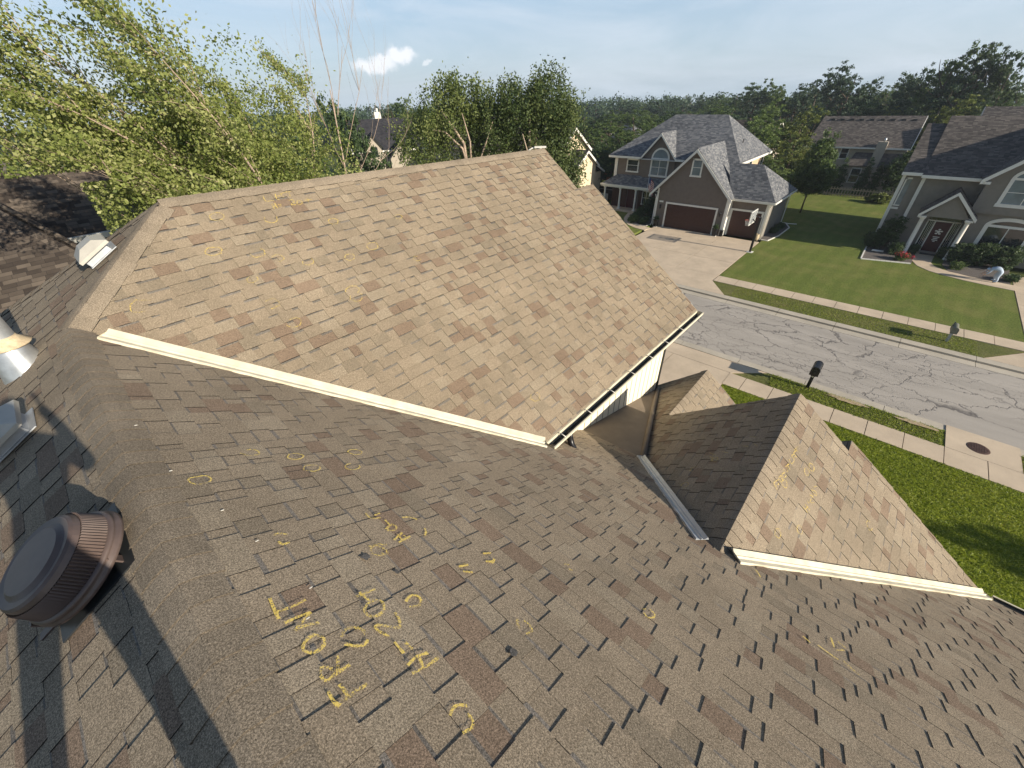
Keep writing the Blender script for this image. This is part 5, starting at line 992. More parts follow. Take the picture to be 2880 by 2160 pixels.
SKY_ = ['skyline tree just right of the tall weeping birch', 'skyline tree above the two white pointed gables', 'skyline tree above the left eave of the grey-roofed house', 'far skyline tree over the left hip of the grey roof', 'skyline tree over the arched gable of the grey-roofed house', 'far skyline tree over the left end of the grey ridge', 'far skyline tree over the middle of the grey ridge', 'skyline tree over the right half of the grey ridge', 'skyline tree over the right end of the grey ridge', 'skyline tree over the right hip of the grey roof', 'skyline tree above the green trees beside the grey-roofed house', 'skyline tree above the yellow-green tree', 'skyline tree above the left end of the beige house roof', 'skyline tree above the vent pipe of the beige house', 'tall crowned skyline tree above the middle of the beige house roof', 'skyline tree in the dip right of the tall one over the beige house', 'distant skyline tree above the right part of the beige house roof', 'skyline tree above the right rake of the beige house', 'skyline tree at the left foot of the tall group in the upper right', 'tall tree stepping up at the left of the upper right group', 'tall tree over the left end of the portico house ridge', 'tall tree in the middle of the upper right group', 'highest tree of the upper right group', 'tall tree cut by the right edge of the picture']
for k, x, y, h, w in FOREST:
    if k in LAB: lb, g, mt = LAB[k]; mt = mt if not (k == 'mid' and rnd.random() < .35) else 'leaf_dark'
    else: lb, g, mt = ONE[k].pop(0), None, 'leaf_yellow' if k[0] == 'y' else 'leaf_bright'
    if k == 'forest': lb = SKY_.pop(0)
    ww = w * (1.45 if k in ('forest', 'mid') else 1.4)
    if k == 'forest': mt = rnd.choice(['leaf_blue', 'leaf_blue', 'leaf_dark', 'leaf_mid']); h += rnd.choice([0, .3, .8, 1.4]) + (1.3 if math.hypot(x, y) < 145 and x > 100 else 0)
    forest_tree('tree', mt, x, y, h, ww * rnd.uniform(.9, 1.25), rnd, lb, g)
# second rows so that no ground shows through the wood
for i in range(46):
    a = R_(-4 + i * 1.02); dist = rnd.uniform(95, 150); x, y = dist * math.cos(a), dist * math.sin(a)
    zt = 12 - dist * (.028 + rnd.uniform(0, .03)) + (3 if a < R_(3) else 0)
    forest_tree('tree', rnd.choice(['leaf_blue', 'leaf_dark', 'leaf_mid']), x, y, zt, rnd.uniform(3.5, 5), rnd, 'green tree in the wood below the skyline', 'trees in front of the wood')
def far_wood():
    rng = np.random.default_rng(8); P = []; V = []
    for i in range(420):
        a = rng.uniform(-.12, 1.75); d = rng.uniform(190, 330); x, y = d * math.cos(a), d * math.sin(a); zb = terrain_h(x, y)
        top = 12 - d * rng.uniform(.016, .028); hh = top - zb
        k = 26; dd = rng.normal(size=(k, 3)); dd /= np.linalg.norm(dd, axis=1)[:, None]
        c = np.array([x, y, zb + hh * .6]) + dd * np.array([6, 6, hh * .42]) * (rng.random(k) ** .3)[:, None]
        q = c[:, None, :] + rng.normal(size=(k, 22, 3)) * .9; P.append(q.reshape(-1, 3)); V.append(np.repeat(rng.normal(.45, .2, k), 22))
    P = np.concatenate(P); o = leafcloud('far_wood', P, rng.uniform(.3, .65, len(P)), M['leaf_blue'], None, 3, np.concatenate(V))
    tag(o, 'hazy wood on the far horizon', 'wood', kind='stuff')
far_wood()
# ---- weeping birches past the wing
def weeping(loc, H, blobs, seed, label, limbs, mat='leaf_weep'):
    r = empty('birch_tree', loc, label, 'tree'); rnd = random.Random(seed); b = MB()
    for pts, rad in limbs: b.tube(pts, [rad * (1 - .75 * i / (len(pts) - 1)) for i in range(len(pts))], 8)
    b.build('trunk', M['bark_pale'], r, local=True)
    blobs = [(q[0] + .5, q[1] + .55) + tuple(q[2:]) for q in blobs]
    C, v = clumps(blobs, 800, 70, .17, seed, droop=.75, shell=.33)
    leafcloud('crown', C, np.random.default_rng(seed).uniform(.045, .08, len(C)), M[mat], r, seed, v, .55); return r
weeping((15.9, 18.1, 0), 12, [(-.3, .3, 11.3, 1.9, 1.9, 1.4), (1.2, -.6, 11.5, 1.6, 1.6, 1.3), (-1.5, 1.2, 10.4, 1.6, 1.6, 1.5), (.9, .2, 8.4, 2.2, 2.2, 1.8), (-1.0, .8, 7.6, 1.8, 1.8, 1.8), (-.2, .0, 12.5, 1.2, 1.2, .8), (2.2, -1.4, 9.6, 1.2, 1.2, 1.6), (1.0, -.4, 6.3, 2.4, 2.4, 1.6)],
        4, 'weeping birch with pale forked limbs showing, left of the taller darker one', [([(.4, -.3, 0), (.4, -.3, 5), (.2, -.3, 8.8)], .16), ([(.2, -.3, 8.6), (.1, -.35, 9.9), (-.3, 0, 10.7), (-.6, .3, 11.3)], .10), ([(.3, -.4, 8.4), (0, -.3, 9.7), (-.6, .2, 10.45), (-1.2, .8, 10.6)], .07), ([(.4, -.4, 8.4), (.2, -.7, 10.0), (0, -.5, 11.2)], .07), ([(.3, -.4, 8.0), (.8, -1.3, 10.0), (1.1, -1.5, 10.8)], .05)])
weeping((18.6, 15.2, 0), 13, [(-.4, .2, 11.4, 1.7, 1.7, 1.5), (.8, -.5, 11.6, 1.8, 1.8, 1.5), (-1.4, 1.4, 10.8, 1.4, 1.4, 1.6), (-.9, 1.1, 12.1, .9, .9, .8), (.9, -.8, 9.8, 1.7, 1.7, 1.9), (.2, 0, 9.2, 2.0, 2.0, 1.7), (1.2, -1.0, 8.2, 1.3, 1.3, 1.9), (.6, -.5, 12.7, .9, .9, .6), (-.6, .6, 7.6, 2.2, 2.2, 1.9)],
        9, 'tall darker weeping birch in front of the cream yellow house', [([(0, 0, 0), (0, 0, 6), (-.2, .2, 9.5), (.3, .6, 11.0)], .17), ([(-.1, 0, 8.5), (-.9, -.3, 9.4), (-1.2, -.2, 10.3)], .07), ([(0, 0, 8.8), (.6, .4, 10.5), (.9, .8, 11.2)], .08)], 'leaf_weep2')
# ---- the big windblown birch close behind the wing
def big_birch():
    r = empty('birch_tree', (4.4, 13.2, 0), 'big windblown birch with pale leaves filling the upper left, behind the wing', 'tree'); rnd = random.Random(12); rng = np.random.default_rng(12)
    b = MB(); tips = []
    b.tube([(0, 0, 0), (0, 0, 3.2), (-.1, -.2, 5.5), (-.15, -.3, 7.2)], [.2, .17, .15, .13], 10)
    base = Vector((-.15, -.3, 7.2))
    dirs = [(-.75, .0, .66), (-.9, -.1, .45), (-.95, -.35, .30), (-.6, .35, .8), (-.35, -.2, .95), (-.1, 0, 1), (.12, -.1, 1), (.3, .25, .95), (.5, -.1, .8), (.75, -.35, .55), (-.8, .5, .4), (-1, -.25, .12), (.9, -.6, .3), (.2, -.45, .85), (-.55, -.55, .6), (-.9, -.6, .02), (.6, -.8, .1), (-.2, -.9, .25), (-.7, -.75, .2), (1.0, -.35, .12), (.3, -1, .05)]
    dirs = dirs + [(-.9, .1, .6), (-.85, -.2, .72), (-.95, .25, .5), (-.7, .1, .95), (-1, 0, .42), (-.6, -.3, 1.0), (-.85, .2, .55), (-.5, -.7, .4), (-.7, -.2, .75), (-.3, -.7, .65), (.05, -.6, .6), (-1, .1, .25), (-.95, -.3, -.05), (.4, -.9, .0), (.75, -.8, .25), (-.45, -.9, .05), (0, -1, .12), (-.75, -.9, -.02), (.15, -.3, 1.0), (-.4, .1, .9), (-1, -.75, .32), (1, -.7, -.05)]
    def bad(p):
        az = (p[0] + 4.4) / (p[1] + 13.2); zr = (p[2] - 12) / (p[1] + 13.2); return (az < .10 and zr < -.078 and p[0] < -1.2)
    for i, d in enumerate(dirs):
        d = Vector(d).normalized(); L_ = rnd.uniform(4.8, 6.8) if d.z > .25 else rnd.uniform(2.8, 4.6); p = base + Vector((rnd.uniform(-.3, .3), rnd.uniform(-.3, .3), rnd.uniform(-1.0, 1.2)))
        if d.y < -.5: L_ = min(L_, 4.4)
        pts = [p]; q = p; dd = d.copy()
        for k in range(7):
            dd = (dd + Vector((rnd.uniform(-1, 1), rnd.uniform(-1, 1), rnd.uniform(-1, 1))) * .10 + Vector((-.06, 0, .03))).normalized()
            if bad(q + dd * L_ / 7): dd = (dd + Vector((0, 0, .55))).normalized()
            q = q + dd * L_ / 7; pts.append(q)
        if sum(bad(p) for p in pts) > 1 or (pts[-1][0] + 4.4) / (pts[-1][1] + 13.2) > .60: continue
        b.tube(pts, [.06 * (1 - .12 * k) for k in range(8)], 6, caps=False)
        for k in range(2, 8):
            for m in range(5):
                e = (dd + Vector((rnd.uniform(-1, 1), rnd.uniform(-1, 1), rnd.uniform(-.9, .9))) * .85 + Vector((-.35, 0, .12))).normalized(); l2 = rnd.uniform(.7, 1.6)
                s_ = pts[k]; m1 = s_ + e * l2 * .5 + Vector((0, 0, .05)); m2 = s_ + e * l2 + Vector((-.1, 0, -.05))
                if bad(m1) or bad(m2): continue
                b.tube([s_, m1, m2], [.010, .007, .003], 3, caps=False); tips.append((s_, m1)); tips.append((m1, m2))
                for w in range(3):
                    e2 = (e + Vector((rnd.uniform(-1, 1), rnd.uniform(-1, 1), rnd.uniform(-1, .7))) * .8 + Vector((-.4, 0, 0))).normalized(); m3 = m1 + e2 * rnd.uniform(.5, 1.0); tips.append((m1, m3))
    b.build('trunk', M['bark_pale'], r, local=True)
    P = []; V = []
    for s_, e in tips:
        n = 42; t = rng.random(n)[:, None]; q = np.array(s_) * (1 - t) + np.array(e) * t + rng.normal(size=(n, 3)) * .07; P.append(q); V.append(rng.normal(.5, .17) + rng.normal(0, .22, n))
    fc_, fv_ = clumps([(-1.6, -.6, 10.2, 4.6, 2.4, 2.0), (.6, -.6, 9.6, 2.6, 2.2, 1.8), (-3.2, -.8, 10.6, 3.0, 1.6, 1.6), (-1.0, -.2, 11.6, 3.4, 2.0, 1.6), (-4.6, -.6, 11.4, 2.4, 1.4, 1.2)], 420, 110, .22, 77, shell=.5)
    P.append(fc_); V.append(fv_ - .05)
    P = np.concatenate(P); V = np.concatenate(V)
    X_ = P[:, 0] + 4.4; Y_ = P[:, 1] + 13.2; az = X_ / Y_; zr = (P[:, 2] - 12) / Y_
    ok = ~(((Y_ < 9.6) & (P[:, 2] < 9.4)) | ((az < .035) & (zr < -.082)) | ((az < .10) & (zr < -.082) & (zr > -.098)) | ((az < .06) & (zr < -.08)) | ((az > .56) & (zr > -.20))); P = P[ok]; V = V[ok]
    leafcloud('crown', P, rng.uniform(.025, .046, len(P)), M['leaf_birch'], r, 12, V, .6)
    print('birch leaves', len(P))
big_birch()
def bush(name, loc, blobs, n, per, leaf, mat, label, cat, seed, spread=.05, group=None, stem=.02):
    r = empty(name, loc, label, cat, group); rr = random.Random(seed)
    if stem:
        b = MB()
        for k in range(5): limb(b, (0, 0, 0), (rr.uniform(-.6, .6), rr.uniform(-.6, .6), 1), max(q[2] for q in blobs) * .7, stem, 1, rr)
        b.build('stems', M['bark'], r, local=True)
    C, v = clumps(blobs, n, per, spread, seed, shell=.3); leafcloud('foliage', C, np.random.default_rng(seed).uniform(leaf * .6, leaf * 1.3, len(C)), M[mat], r, seed, v); return r
# shrubby birch growth right behind the wing ridge and bare twigs
bush('birch_shrub', (6.9, 13.1, 0), [(-.8, 0, 8.2, 1.1, 1.0, .9), (-1.9, .3, 9.2, 1.4, 1.2, 1.4), (-3.2, .2, 8.8, 1.6, 1.2, 1.5), (1.8, -1.0, 7.4, 1.2, 1.0, 1.2), (-2.3, .4, 10.8, .8, .7, .7)], 300, 55, .055, 'leaf_birch', 'bright leafy birch growth along the wing ridge, right of the big birch', 'tree', 33, .20, None, .011)
r = empty('bare_tree', (7.0, 13.1, 0), 'thin dead tree with bare twigs against the sky', 'tree'); b = MB(); rr = random.Random(5)
b.tube([(0, 0, 0), (0, 0, 6), (-.15, .1, 10), (-.05, 0, 12.2)], [.07, .05, .028, .012], 6)
for p, d, l in (((-.12, .1, 10.2), (-.35, 0, 1), 2.2), ((-.1, .1, 10.8), (.1, 0, 1), 2.9), ((-.1, .05, 10.4), (.5, -.2, 1), 2.6), ((-.1, .1, 9.6), (.8, -.3, 1), 2.4), ((0, 0, 11.6), (.3, 0, 1), 1.7), ((-.1, 0, 9.4), (1.2, -.4, .9), 1.9)): limb(b, p, d, l, .013, 3, rr, .5, .2)
b.build('trunk', M['bark_pale'], r, local=True)
forest_tree('tree', 'leaf_dark', 19.6, 35.4, 13.4, 2.6, rnd, 'dark round tree standing between the birch and the black-roofed house', None, 0)
for x, y, h, w, lb in ((1.2, 27.5, 13.2, 4.6, 'dull green tree at the far left edge behind the birch'), (5.0, 31, 12.6, 4.6, 'dull green tree behind the middle of the birch'), (-1.5, 25.6, 12.8, 4.4, 'dull green tree cut by the left edge of the picture'), (11, 30, 11.2, 4.0, 'green tree low behind the birch, left of the dead twigs')):
    forest_tree('tree', 'leaf_dark', x, y, h, w, rnd, lb, None, 0)
for x, y, h, w, lb in ((37.4, 25.1, 6.3, 1.5, 'dark bushy tree beside the cream yellow house'), (40.5, 24.6, 5.4, 1.3, 'low bushy tree beside the fence gap left of the porch'), (46.5, 29.0, 6.2, 1.4, 'reddish green tree behind the porch corner')):
    forest_tree('tree', 'leaf_dark', x + 8.5, y + 5.5, h, w, rnd, lb, None, 0)
# young tree on the far lawn
r = empty('young_tree', (55.9, 7.8, .1), 'young tree with a narrow crown on the lawn between the houses', 'tree'); b = MB()
b.tube([(0, 0, 0), (-.02, .02, 1.2), (.05, 0, 3), (0, 0, 5.2)], [.085, .07, .05, .015], 8)
rr = random.Random(7)
for k in range(9): limb(b, (0, 0, 1.5 + k * .35), (rr.uniform(-1, 1), rr.uniform(-1, 1), 1.3), 1.5, .025, 1, rr)
b.build('trunk', M['bark'], r, local=True)
C, v = clumps([(0, 0, 2.9, 1.7, 1.7, 1.0), (.1, 0, 4.1, 1.8, 1.8, 1.3), (0, .1, 5.5, 1.35, 1.35, 1.3), (0, 0, 6.7, .75, .75, .9), (1.0, -.8, 3.3, 1.2, 1.2, .9), (-.9, 1.0, 3.6, 1.2, 1.2, .9), (-1.2, -.6, 4.4, .9, .9, .8)], 420, 52, .16, 71, shell=.28)
leafcloud('crown', C, np.random.default_rng(7).uniform(.07, .13, len(C)), M['leaf_mid'], r, 7, v)
# arborvitae and shrubs by the back fence
for x, y, h, w, lb in ((69.2, 12.6, 4.7, .75, 'columnar evergreen left of the young tree'), (69.4, 11.0, 4.2, .7, 'columnar evergreen hidden behind the young tree'), (69.3, 6.9, 4.0, .8, 'columnar evergreen left of the lower white window'), (69.0, 7.9, 3.4, .7, 'short columnar evergreen next to the taller one by the window'), (69.0, 4.4, 4.0, .85, 'columnar evergreen left of the chimney'), (69.0, 3.2, 3.9, .7, 'columnar evergreen right of the chimney')):
    bl = [(0, 0, h * t, w * (1.05 - t) ** .6, w * (1.05 - t) ** .6, h * .16) for t in (.15, .35, .55, .72, .88)]
    bush('evergreen', (x, y, 0), bl, 110, 40, .08, 'leaf_dark', lb, 'evergreen', int(x * 10 + y), .1)
bush('leaning_tree', (69.3, 1.4, 0), [(0, 0, 2.4, 1.6, 1.3, 1.5), (.3, -.5, 4.0, 1.2, 1.0, 1.1), (-.2, .6, 3.2, 1.3, 1.0, 1.1), (.2, -.9, 5.0, .8, .7, .8)], 260, 45, .1, 'leaf_dark', 'dark leaning tree at the end of the picket fence', 'tree', 55, .14)
bush('ornamental_grass', (65.2, 1.6, .1), [(0, 0, .5, .9, .9, .5), (.2, .9, .4, .7, .7, .35)], 90, 40, .09, 'leaf_yellow', 'pale tuft of ornamental grass near the fence end', 'plant', 57, .1)
# beds and shrubs
polysheet('flower_bed', [(42.5, .6), (43.3, -2.45), (47.4, -2.45), (47.4, -.5), (48.5, .7)], .135, M['mulch'], .06)
polysheet('flower_bed', [(42.9, -4.6), (42.5, -6.0), (42.2, -7.8), (46.4, -7.9), (46.6, -4.4), (44.5, -4.2)], .135, M['mulch'], .06)
b = MB()
def edging(b, pts):
    for (x0, y0), (x1, y1) in zip(pts[:-1], pts[1:]):
        n = max(1, int(math.hypot(x1 - x0, y1 - y0) / .3)); d = Vector((x1 - x0, y1 - y0, 0)) / n
        for i in range(n): b.obox(Vector((x0, y0, .15)) + d * (i + .5), d * .47, Vector((-d.y, d.x, 0)).normalized() * .05, (0, 0, .035))
edging(b, [(47.6, .75), (42.45, .65), (43.3, -2.4)]); tag(b.build('bed_edging', M['white']), 'pale edging stones round the left flower bed of the portico house', 'edging')
def shrub(x, y, h, w, mat, label, seed, n=90, leaf=.05, name='shrub', group=None):
    bl = [(0, 0, h * .5, w, w, h * .5), (w * .4, -w * .3, h * .6, w * .6, w * .6, h * .4), (-w * .4, w * .4, h * .45, w * .6, w * .6, h * .4)]
    return bush(name, (x, y, .12), bl, n, 36, leaf, mat, label, 'shrub', seed, .07, group)
shrub(46.4, -.35, 2.7, .8, 'leaf_dark', 'tall dark shrub between the white corner boards of the portico house', 101, 220)
shrub(46.2, .55, 1.5, .6, 'leaf_dark', 'low dark shrub at the left corner of the portico house', 102, 130)
shrub(45.3, -1.2, .9, .5, 'leaf_dark', 'small dark shrub left of the portico column', 103)
shrub(46.4, -2.3, .7, .35, 'leaf_dark', 'small plant left of the maroon front door', 104, 60)
shrub(46.3, -4.05, .8, .4, 'leaf_dark', 'small plant right of the maroon front door', 105, 60)
shrub(45.6, -4.9, 1.5, .75, 'leaf_dark', 'dark shrub right of the portico column', 106, 200)
shrub(45.6, -6.1, 1.7, .95, 'leaf_dark', 'wide dark shrub below the arched ground-floor window', 107, 260)
shrub(45.5, -7.4, 1.7, .85, 'leaf_dark', 'dark shrub behind the stooping gardener', 108, 220)
shrub(43.9, -5.0, .5, .45, 'leaf_mid', 'low green plant by the curved path', 109, 70)
shrub(42.9, -7.75, .5, .4, 'leaf_dark', 'low dark plant right of the gardener', 110, 70)
r = shrub(43.85, -1.75, .55, .42, 'leaf_mid', 'red flowering plants at the foot of the left portico column', 111, 60, name='flowering_plant')
C, v = clumps([(0, 0, .45, .5, .5, .2), (.1, -.4, .35, .4, .4, .15)], 90, 7, .03, 3); leafcloud('flowers', C, np.full(len(C), .035), M['redflower'], r, 3, v)
shrub(42.0, 20.6, .75, .5, 'leaf_mid', 'round green shrub in the bed by the porch path', 121, 90)
shrub(42.2, 19.5, .8, .5, 'leaf_dark', 'round dark shrub next to the double garage', 122, 110)
shrub(43.3, 20.9, .9, .6, 'leaf_dark', 'dark round shrub in the middle of the porch bed', 123, 120)
shrub(44.8, 20.2, 2.1, .8, 'leaf_dark', 'tall black-green shrub in front of the porch', 124, 260)
shrub(45.0, 21.3, 1.1, .5, 'leaf_dark', 'dark shrub by the porch column', 125, 110)
polysheet('flower_bed', [(41.2, 18.9), (45.6, 18.75), (45.6, 21.9), (43.5, 21.5), (42.0, 20.8)], .13, M['mulch'], .06)
b = MB(); edging(b, [(41.3, 20.2), (41.15, 19.5), (41.4, 18.9), (42.2, 18.85)]); tag(b.build('bed_edging', M['stone']), 'curved stone edging of the bed left of the double garage', 'edging')
polysheet('flower_bed', [(43.3, 8.44), (43.2, 7.8), (45.5, 7.4), (48.8, 7.3), (50.2, 7.9), (50.2, 8.44)], .135, M['mulch'], .06)
b = MB(); edging(b, [(43.2, 8.3), (43.2, 7.75), (45.5, 7.35), (48.8, 7.25), (50.3, 7.9)]); tag(b.build('bed_edging', M['white']), 'pale edging round the bed at the side of the third garage', 'edging')
shrub(46.2, 8.0, .5, .35, 'leaf_dark', 'low plant in the side bed nearer the garage front', 131, 60); shrub(47.9, 7.95, .55, .4, 'leaf_dark', 'low plant in the side bed nearer the back', 132, 70)
def turf(name, boxes, n, s, label, seed):
    rng = np.random.default_rng(seed); P = []
    A_ = [(b[1] - b[0]) * (b[3] - b[2]) for b in boxes]
    for b, a_ in zip(boxes, A_):
        k = int(n * a_ / sum(A_)); P.append(np.stack([rng.uniform(b[0], b[1], k), rng.uniform(b[2], b[3], k), np.full(k, b[4]) + rng.uniform(0, s * .8, k)], 1))
    P = np.concatenate(P); o = leafcloud(name, P, rng.uniform(s * .5, s * 1.2, len(P)), M['grassblade'], None, seed, None, .16); tag(o, label, 'grass', kind='stuff')
turf('grass', [(11, 18.36, -9, 3.0, .10), (19.5, 20.72, -4.9, 1.5, .10), (19.5, 20.72, -12, -7.1, .10)], 90000, .06, 'lush blades of grass on the near lawn and verge', 3)
turf('grass', [(28.95, 31.0, -6.0, 6.4, .10)], 9000, .05, 'mown blades of grass on the far verge', 4)
# a street tree south of the frame whose shadow lies on our lawn
forest_tree('tree', 'leaf_mid', 16.2, -22.5, 9.0, 1.7, rnd, 'street tree on our own lawn further south', None, .1)
# ---------------------------------------------------------------- street furniture and small things
# near mailbox: black plastic post box
t = empty('mailbox', (20.52, -.02, .1), 'black plastic mailbox with a rounded hood on the near verge', 'mailbox')
b = MB(); b.box(20.45, 20.59, -.09, .05, .1, .95); b.build('post', M['black'], t)
b = MB(); K = 14
def mbx(b, x0, x1, yc, w, z0, h):
    pr = [(-w, 0)] + [(-w * math.cos(math.pi * k / K), h + w * math.sin(math.pi * k / K)) for k in range(K + 1)] + [(w, 0)]
    for i in range(len(pr) - 1):
        b.face([(x0, yc + pr[i][0], z0 + pr[i][1]), (x1, yc + pr[i][0], z0 + pr[i][1]), (x1, yc + pr[i + 1][0], z0 + pr[i + 1][1]), (x0, yc + pr[i + 1][0], z0 + pr[i + 1][1])])
    b.face([(x0, yc + p[0], z0 + p[1]) for p in pr]); b.face([(x1, yc + p[0], z0 + p[1]) for p in pr][::-1]); b.face([(x0, yc - w, z0), (x1, yc - w, z0), (x1, yc + w, z0), (x0, yc + w, z0)])
mbx(b, 20.24, 20.86, -.02, .16, 1.0, .28); b.box(20.34, 20.70, -.12, .08, .88, 1.0); bd = b.build('box_body', M['black'], t)
b = MB(); mbx(b, 20.19, 20.25, -.02, .178, .985, .285); mbx(b, 20.85, 20.91, -.02, .178, .985, .285); b.build('box_rim', M['black'], bd)
b = MB(); b.box(20.17, 20.19, -.10, .06, 1.12, 1.20); b.box(20.17, 20.188, -.10, .06, 1.25, 1.29); b.build('handle', M['darkmetal'], bd)
b = MB(); b.box(20.42, 20.452, -.06, .02, .78, .84); b.build('number_tab', M['white'], t)
t = empty('mailbox', (29.98, -4.77, .1), 'weathered green-grey mailbox on the far verge, red flag raised', 'mailbox')
b = MB(); b.box(29.92, 30.04, -4.83, -4.71, .1, .72); b.build('post', M['galvgrey'], t)
M['oldgreen'] = simple('old_green_metal', (.16, .16, .12), .6, .2, 12)
b = MB(); mbx(b, 29.65, 30.35, -4.77, .13, .72, .22); bd = b.build('box_body', M['oldgreen'], t)
b = MB(); mbx(b, 29.62, 29.66, -4.77, .14, .71, .22); b.build('box_door', M['oldgreen'], bd); b = MB(); b.box(30.05, 30.08, -4.66, -4.63, .95, 1.2); b.box(30.05, 30.16, -4.66, -4.63, 1.14, 1.2); b.build('flag', M['oldgreen'], bd)
# manhole cover in the inlet slab
t = MB(); t.lathe((20.2, -5.9, .13), (0, 0, 1), [(0, .012), (.30, .012), (.31, .009), (.33, .012), (.345, .0)], 32)
for i in range(-6, 7):
    h_ = math.sqrt(max(0, .28 ** 2 - (i * .045) ** 2)); t.box(20.2 - h_, 20.2 + h_, -5.9 + i * .045 - .008, -5.9 + i * .045 + .008, .141, .147)
tag(t.build('manhole_cover', M['iron']), 'rusty round manhole cover in the storm inlet slab', 'manhole cover')
# basketball hoop
t = empty('basketball_hoop', (39.2, 8.06, .1), 'black basketball hoop with a clear backboard beside the driveway', 'basketball hoop')
b = MB(); b.box(39.12, 39.28, 7.98, 8.14, .1, 2.95); b.box(38.95, 39.45, 7.83, 8.3, .1, .14, 1); b.build('pole', [M['black'], M['white']], t)
b = MB(); b.tube([(39.2, 8.1, 2.9), (39.2, 8.45, 3.05)], .04, 6); b.tube([(39.2, 8.1, 2.3), (39.2, 8.6, 2.75)], .04, 6); b.tube([(39.2, 8.1, 2.0), (39.2, 8.45, 2.5)], .03, 6); b.build('arm', M['black'], t)
M['acrylic'] = simple('clear_backboard', (.55, .58, .6), .15, .05, 3)
M['acrylic'].node_tree.nodes['Principled BSDF'].inputs['Alpha'].default_value = .35
bbx = MB(); bbx.box(38.35, 40.05, 8.62, 8.65, 2.35, 3.4); bo = bbx.build('backboard', M['acrylic'], t)
b = MB()
for z in (2.35, 3.36): b.box(38.35, 40.05, 8.60, 8.67, z, z + .05)
for x in (38.35, 40.0): b.box(x, x + .05, 8.60, 8.67, 2.35, 3.4)
b.box(38.9, 39.5, 8.655, 8.675, 2.55, 2.6); b.box(38.9, 39.5, 8.655, 8.675, 2.98, 3.03); b.box(38.9, 38.95, 8.655, 8.675, 2.55, 3.0); b.box(39.45, 39.5, 8.655, 8.675, 2.55, 3.0); b.build('board_frame', M['white'], bo)
rim = MB(); rim.tube([(39.2 + .23 * math.cos(a * .3927), 8.92 + .23 * math.sin(a * .3927), 2.6) for a in range(17)], .018, 6, caps=False); rim.box(39.1, 39.3, 8.66, 8.72, 2.5, 2.62); rm = rim.build('rim', M['orange'], t)
nb = MB()
for k in range(12):
    a = k * .5236
    for s in (-1, 1): nb.tube([(39.2 + .22 * math.cos(a), 8.92 + .22 * math.sin(a), 2.59), (39.2 + .15 * math.cos(a + s * .4), 8.92 + .15 * math.sin(a + s * .4), 2.35), (39.2 + .12 * math.cos(a + s * .75), 8.92 + .12 * math.sin(a + s * .75), 2.17)], .008, 3, caps=False)
nb.build('net', M['net'], rm)
# flag on its pole
t = empty('flagpole', (44.6, 20.8, .1), 'flagpole with a limp striped flag in front of the porch', 'flag')
b = MB(); b.tube([(44.6, 20.8, .1), (44.6, 20.8, 4.55)], [.035, .022], 8); b.lathe((44.6, 20.8, 4.55), (0, 0, 1), [(.0, .1), (.04, .06), (.05, .02), (.03, 0)], 8); b.build('pole', M['galv'], t)
b = MB(); nz_, ny_ = 13, 10
def fp(u, v): # u across fly 0..1, v down hoist 0..1 ; the cloth hangs in folds
    y = 20.8 - .05 - u * .62 - .04 * v; x = 44.6 + .07 * math.sin(u * 9 + v * 2.2) * (.4 + u); z = 4.25 - v * 1.15 - u * .75 - .05 * math.sin(u * 7); return (x, y, z)
for i in range(nz_):
    for j in range(ny_):
        u0, u1, v0, v1 = j / ny_, (j + 1) / ny_, i / nz_, (i + 1) / nz_
        mi = 2 if (v0 < .53 and u0 < .4) else (0 if i % 2 == 0 else 1); b.face([fp(u0, v0), fp(u0, v1), fp(u1, v1), fp(u1, v0)], mi)
b.build('flag_cloth', [M['flagred'], M['white'], M['flagblue']], t)
# planters by the garage doors
def planter(x, y, label):
    t = empty('planter', (x, y, .12), label, 'planter'); b = MB(); b.slab([(x - .2, y - .2, .8), (x + .2, y - .2, .8), (x + .2, y + .2, .8), (x - .2, y + .2, .8)], .02)
    for s in ((-1, -1, 1, -1), (1, -1, 1, 1), (1, 1, -1, 1), (-1, 1, -1, -1)):
        b.face([(x + s[0] * .22, y + s[1] * .22, .82), (x + s[2] * .22, y + s[3] * .22, .82), (x + s[2] * .16, y + s[3] * .16, .14), (x + s[0] * .16, y + s[1] * .16, .14)])
    b.box(x - .24, x + .24, y - .24, y + .24, .79, .84); b.build('pot', M['black'], t)
    b = MB(); b.box(x - .2, x + .2, y - .2, y + .2, .12, .145); b.build('saucer', M['white'], t)
    C, v = clumps([(0, 0, .85, .25, .25, .22)], 30, 26, .06, 5); leafcloud('plant', C, np.full(len(C), .04), M['leaf_dark'], t, 5, v)
planter(42.0, 18.1, 'tall dark planter left of the double garage door'); planter(42.05, 12.15, 'tall dark planter right of the double garage door')
t = empty('bin', (42.6, 11.75, .12), 'small dark box between the two garage doors', 'box'); b = MB(); b.box(42.2, 42.5, 11.5, 11.75, .12, .62); b.build('bin_body', M['black'], t); b = MB(); b.box(42.18, 42.52, 11.48, 11.77, .62, .67); b.build('lid', M['darkmetal'], t)
t = empty('clay_pot', (42.7, 8.65, .12), 'tan clay pot at the corner of the third garage door', 'pot'); b = MB(); b.lathe((42.8, 8.62, .12), (0, 0, 1), [(.0, 0), (.14, 0), (.19, .2), (.2, .42), (.16, .52), (.18, .58), (.15, .58), (.13, .5)], 16); b.build('pot_body', M['rust'], t)
b = MB(); b.tube([(45.15, .25, .21), (45.3, -.5, .19)], .075, 8); tag(b.build('downspout_extension', M['white']), 'white pipe lying across the left flower bed', 'pipe')
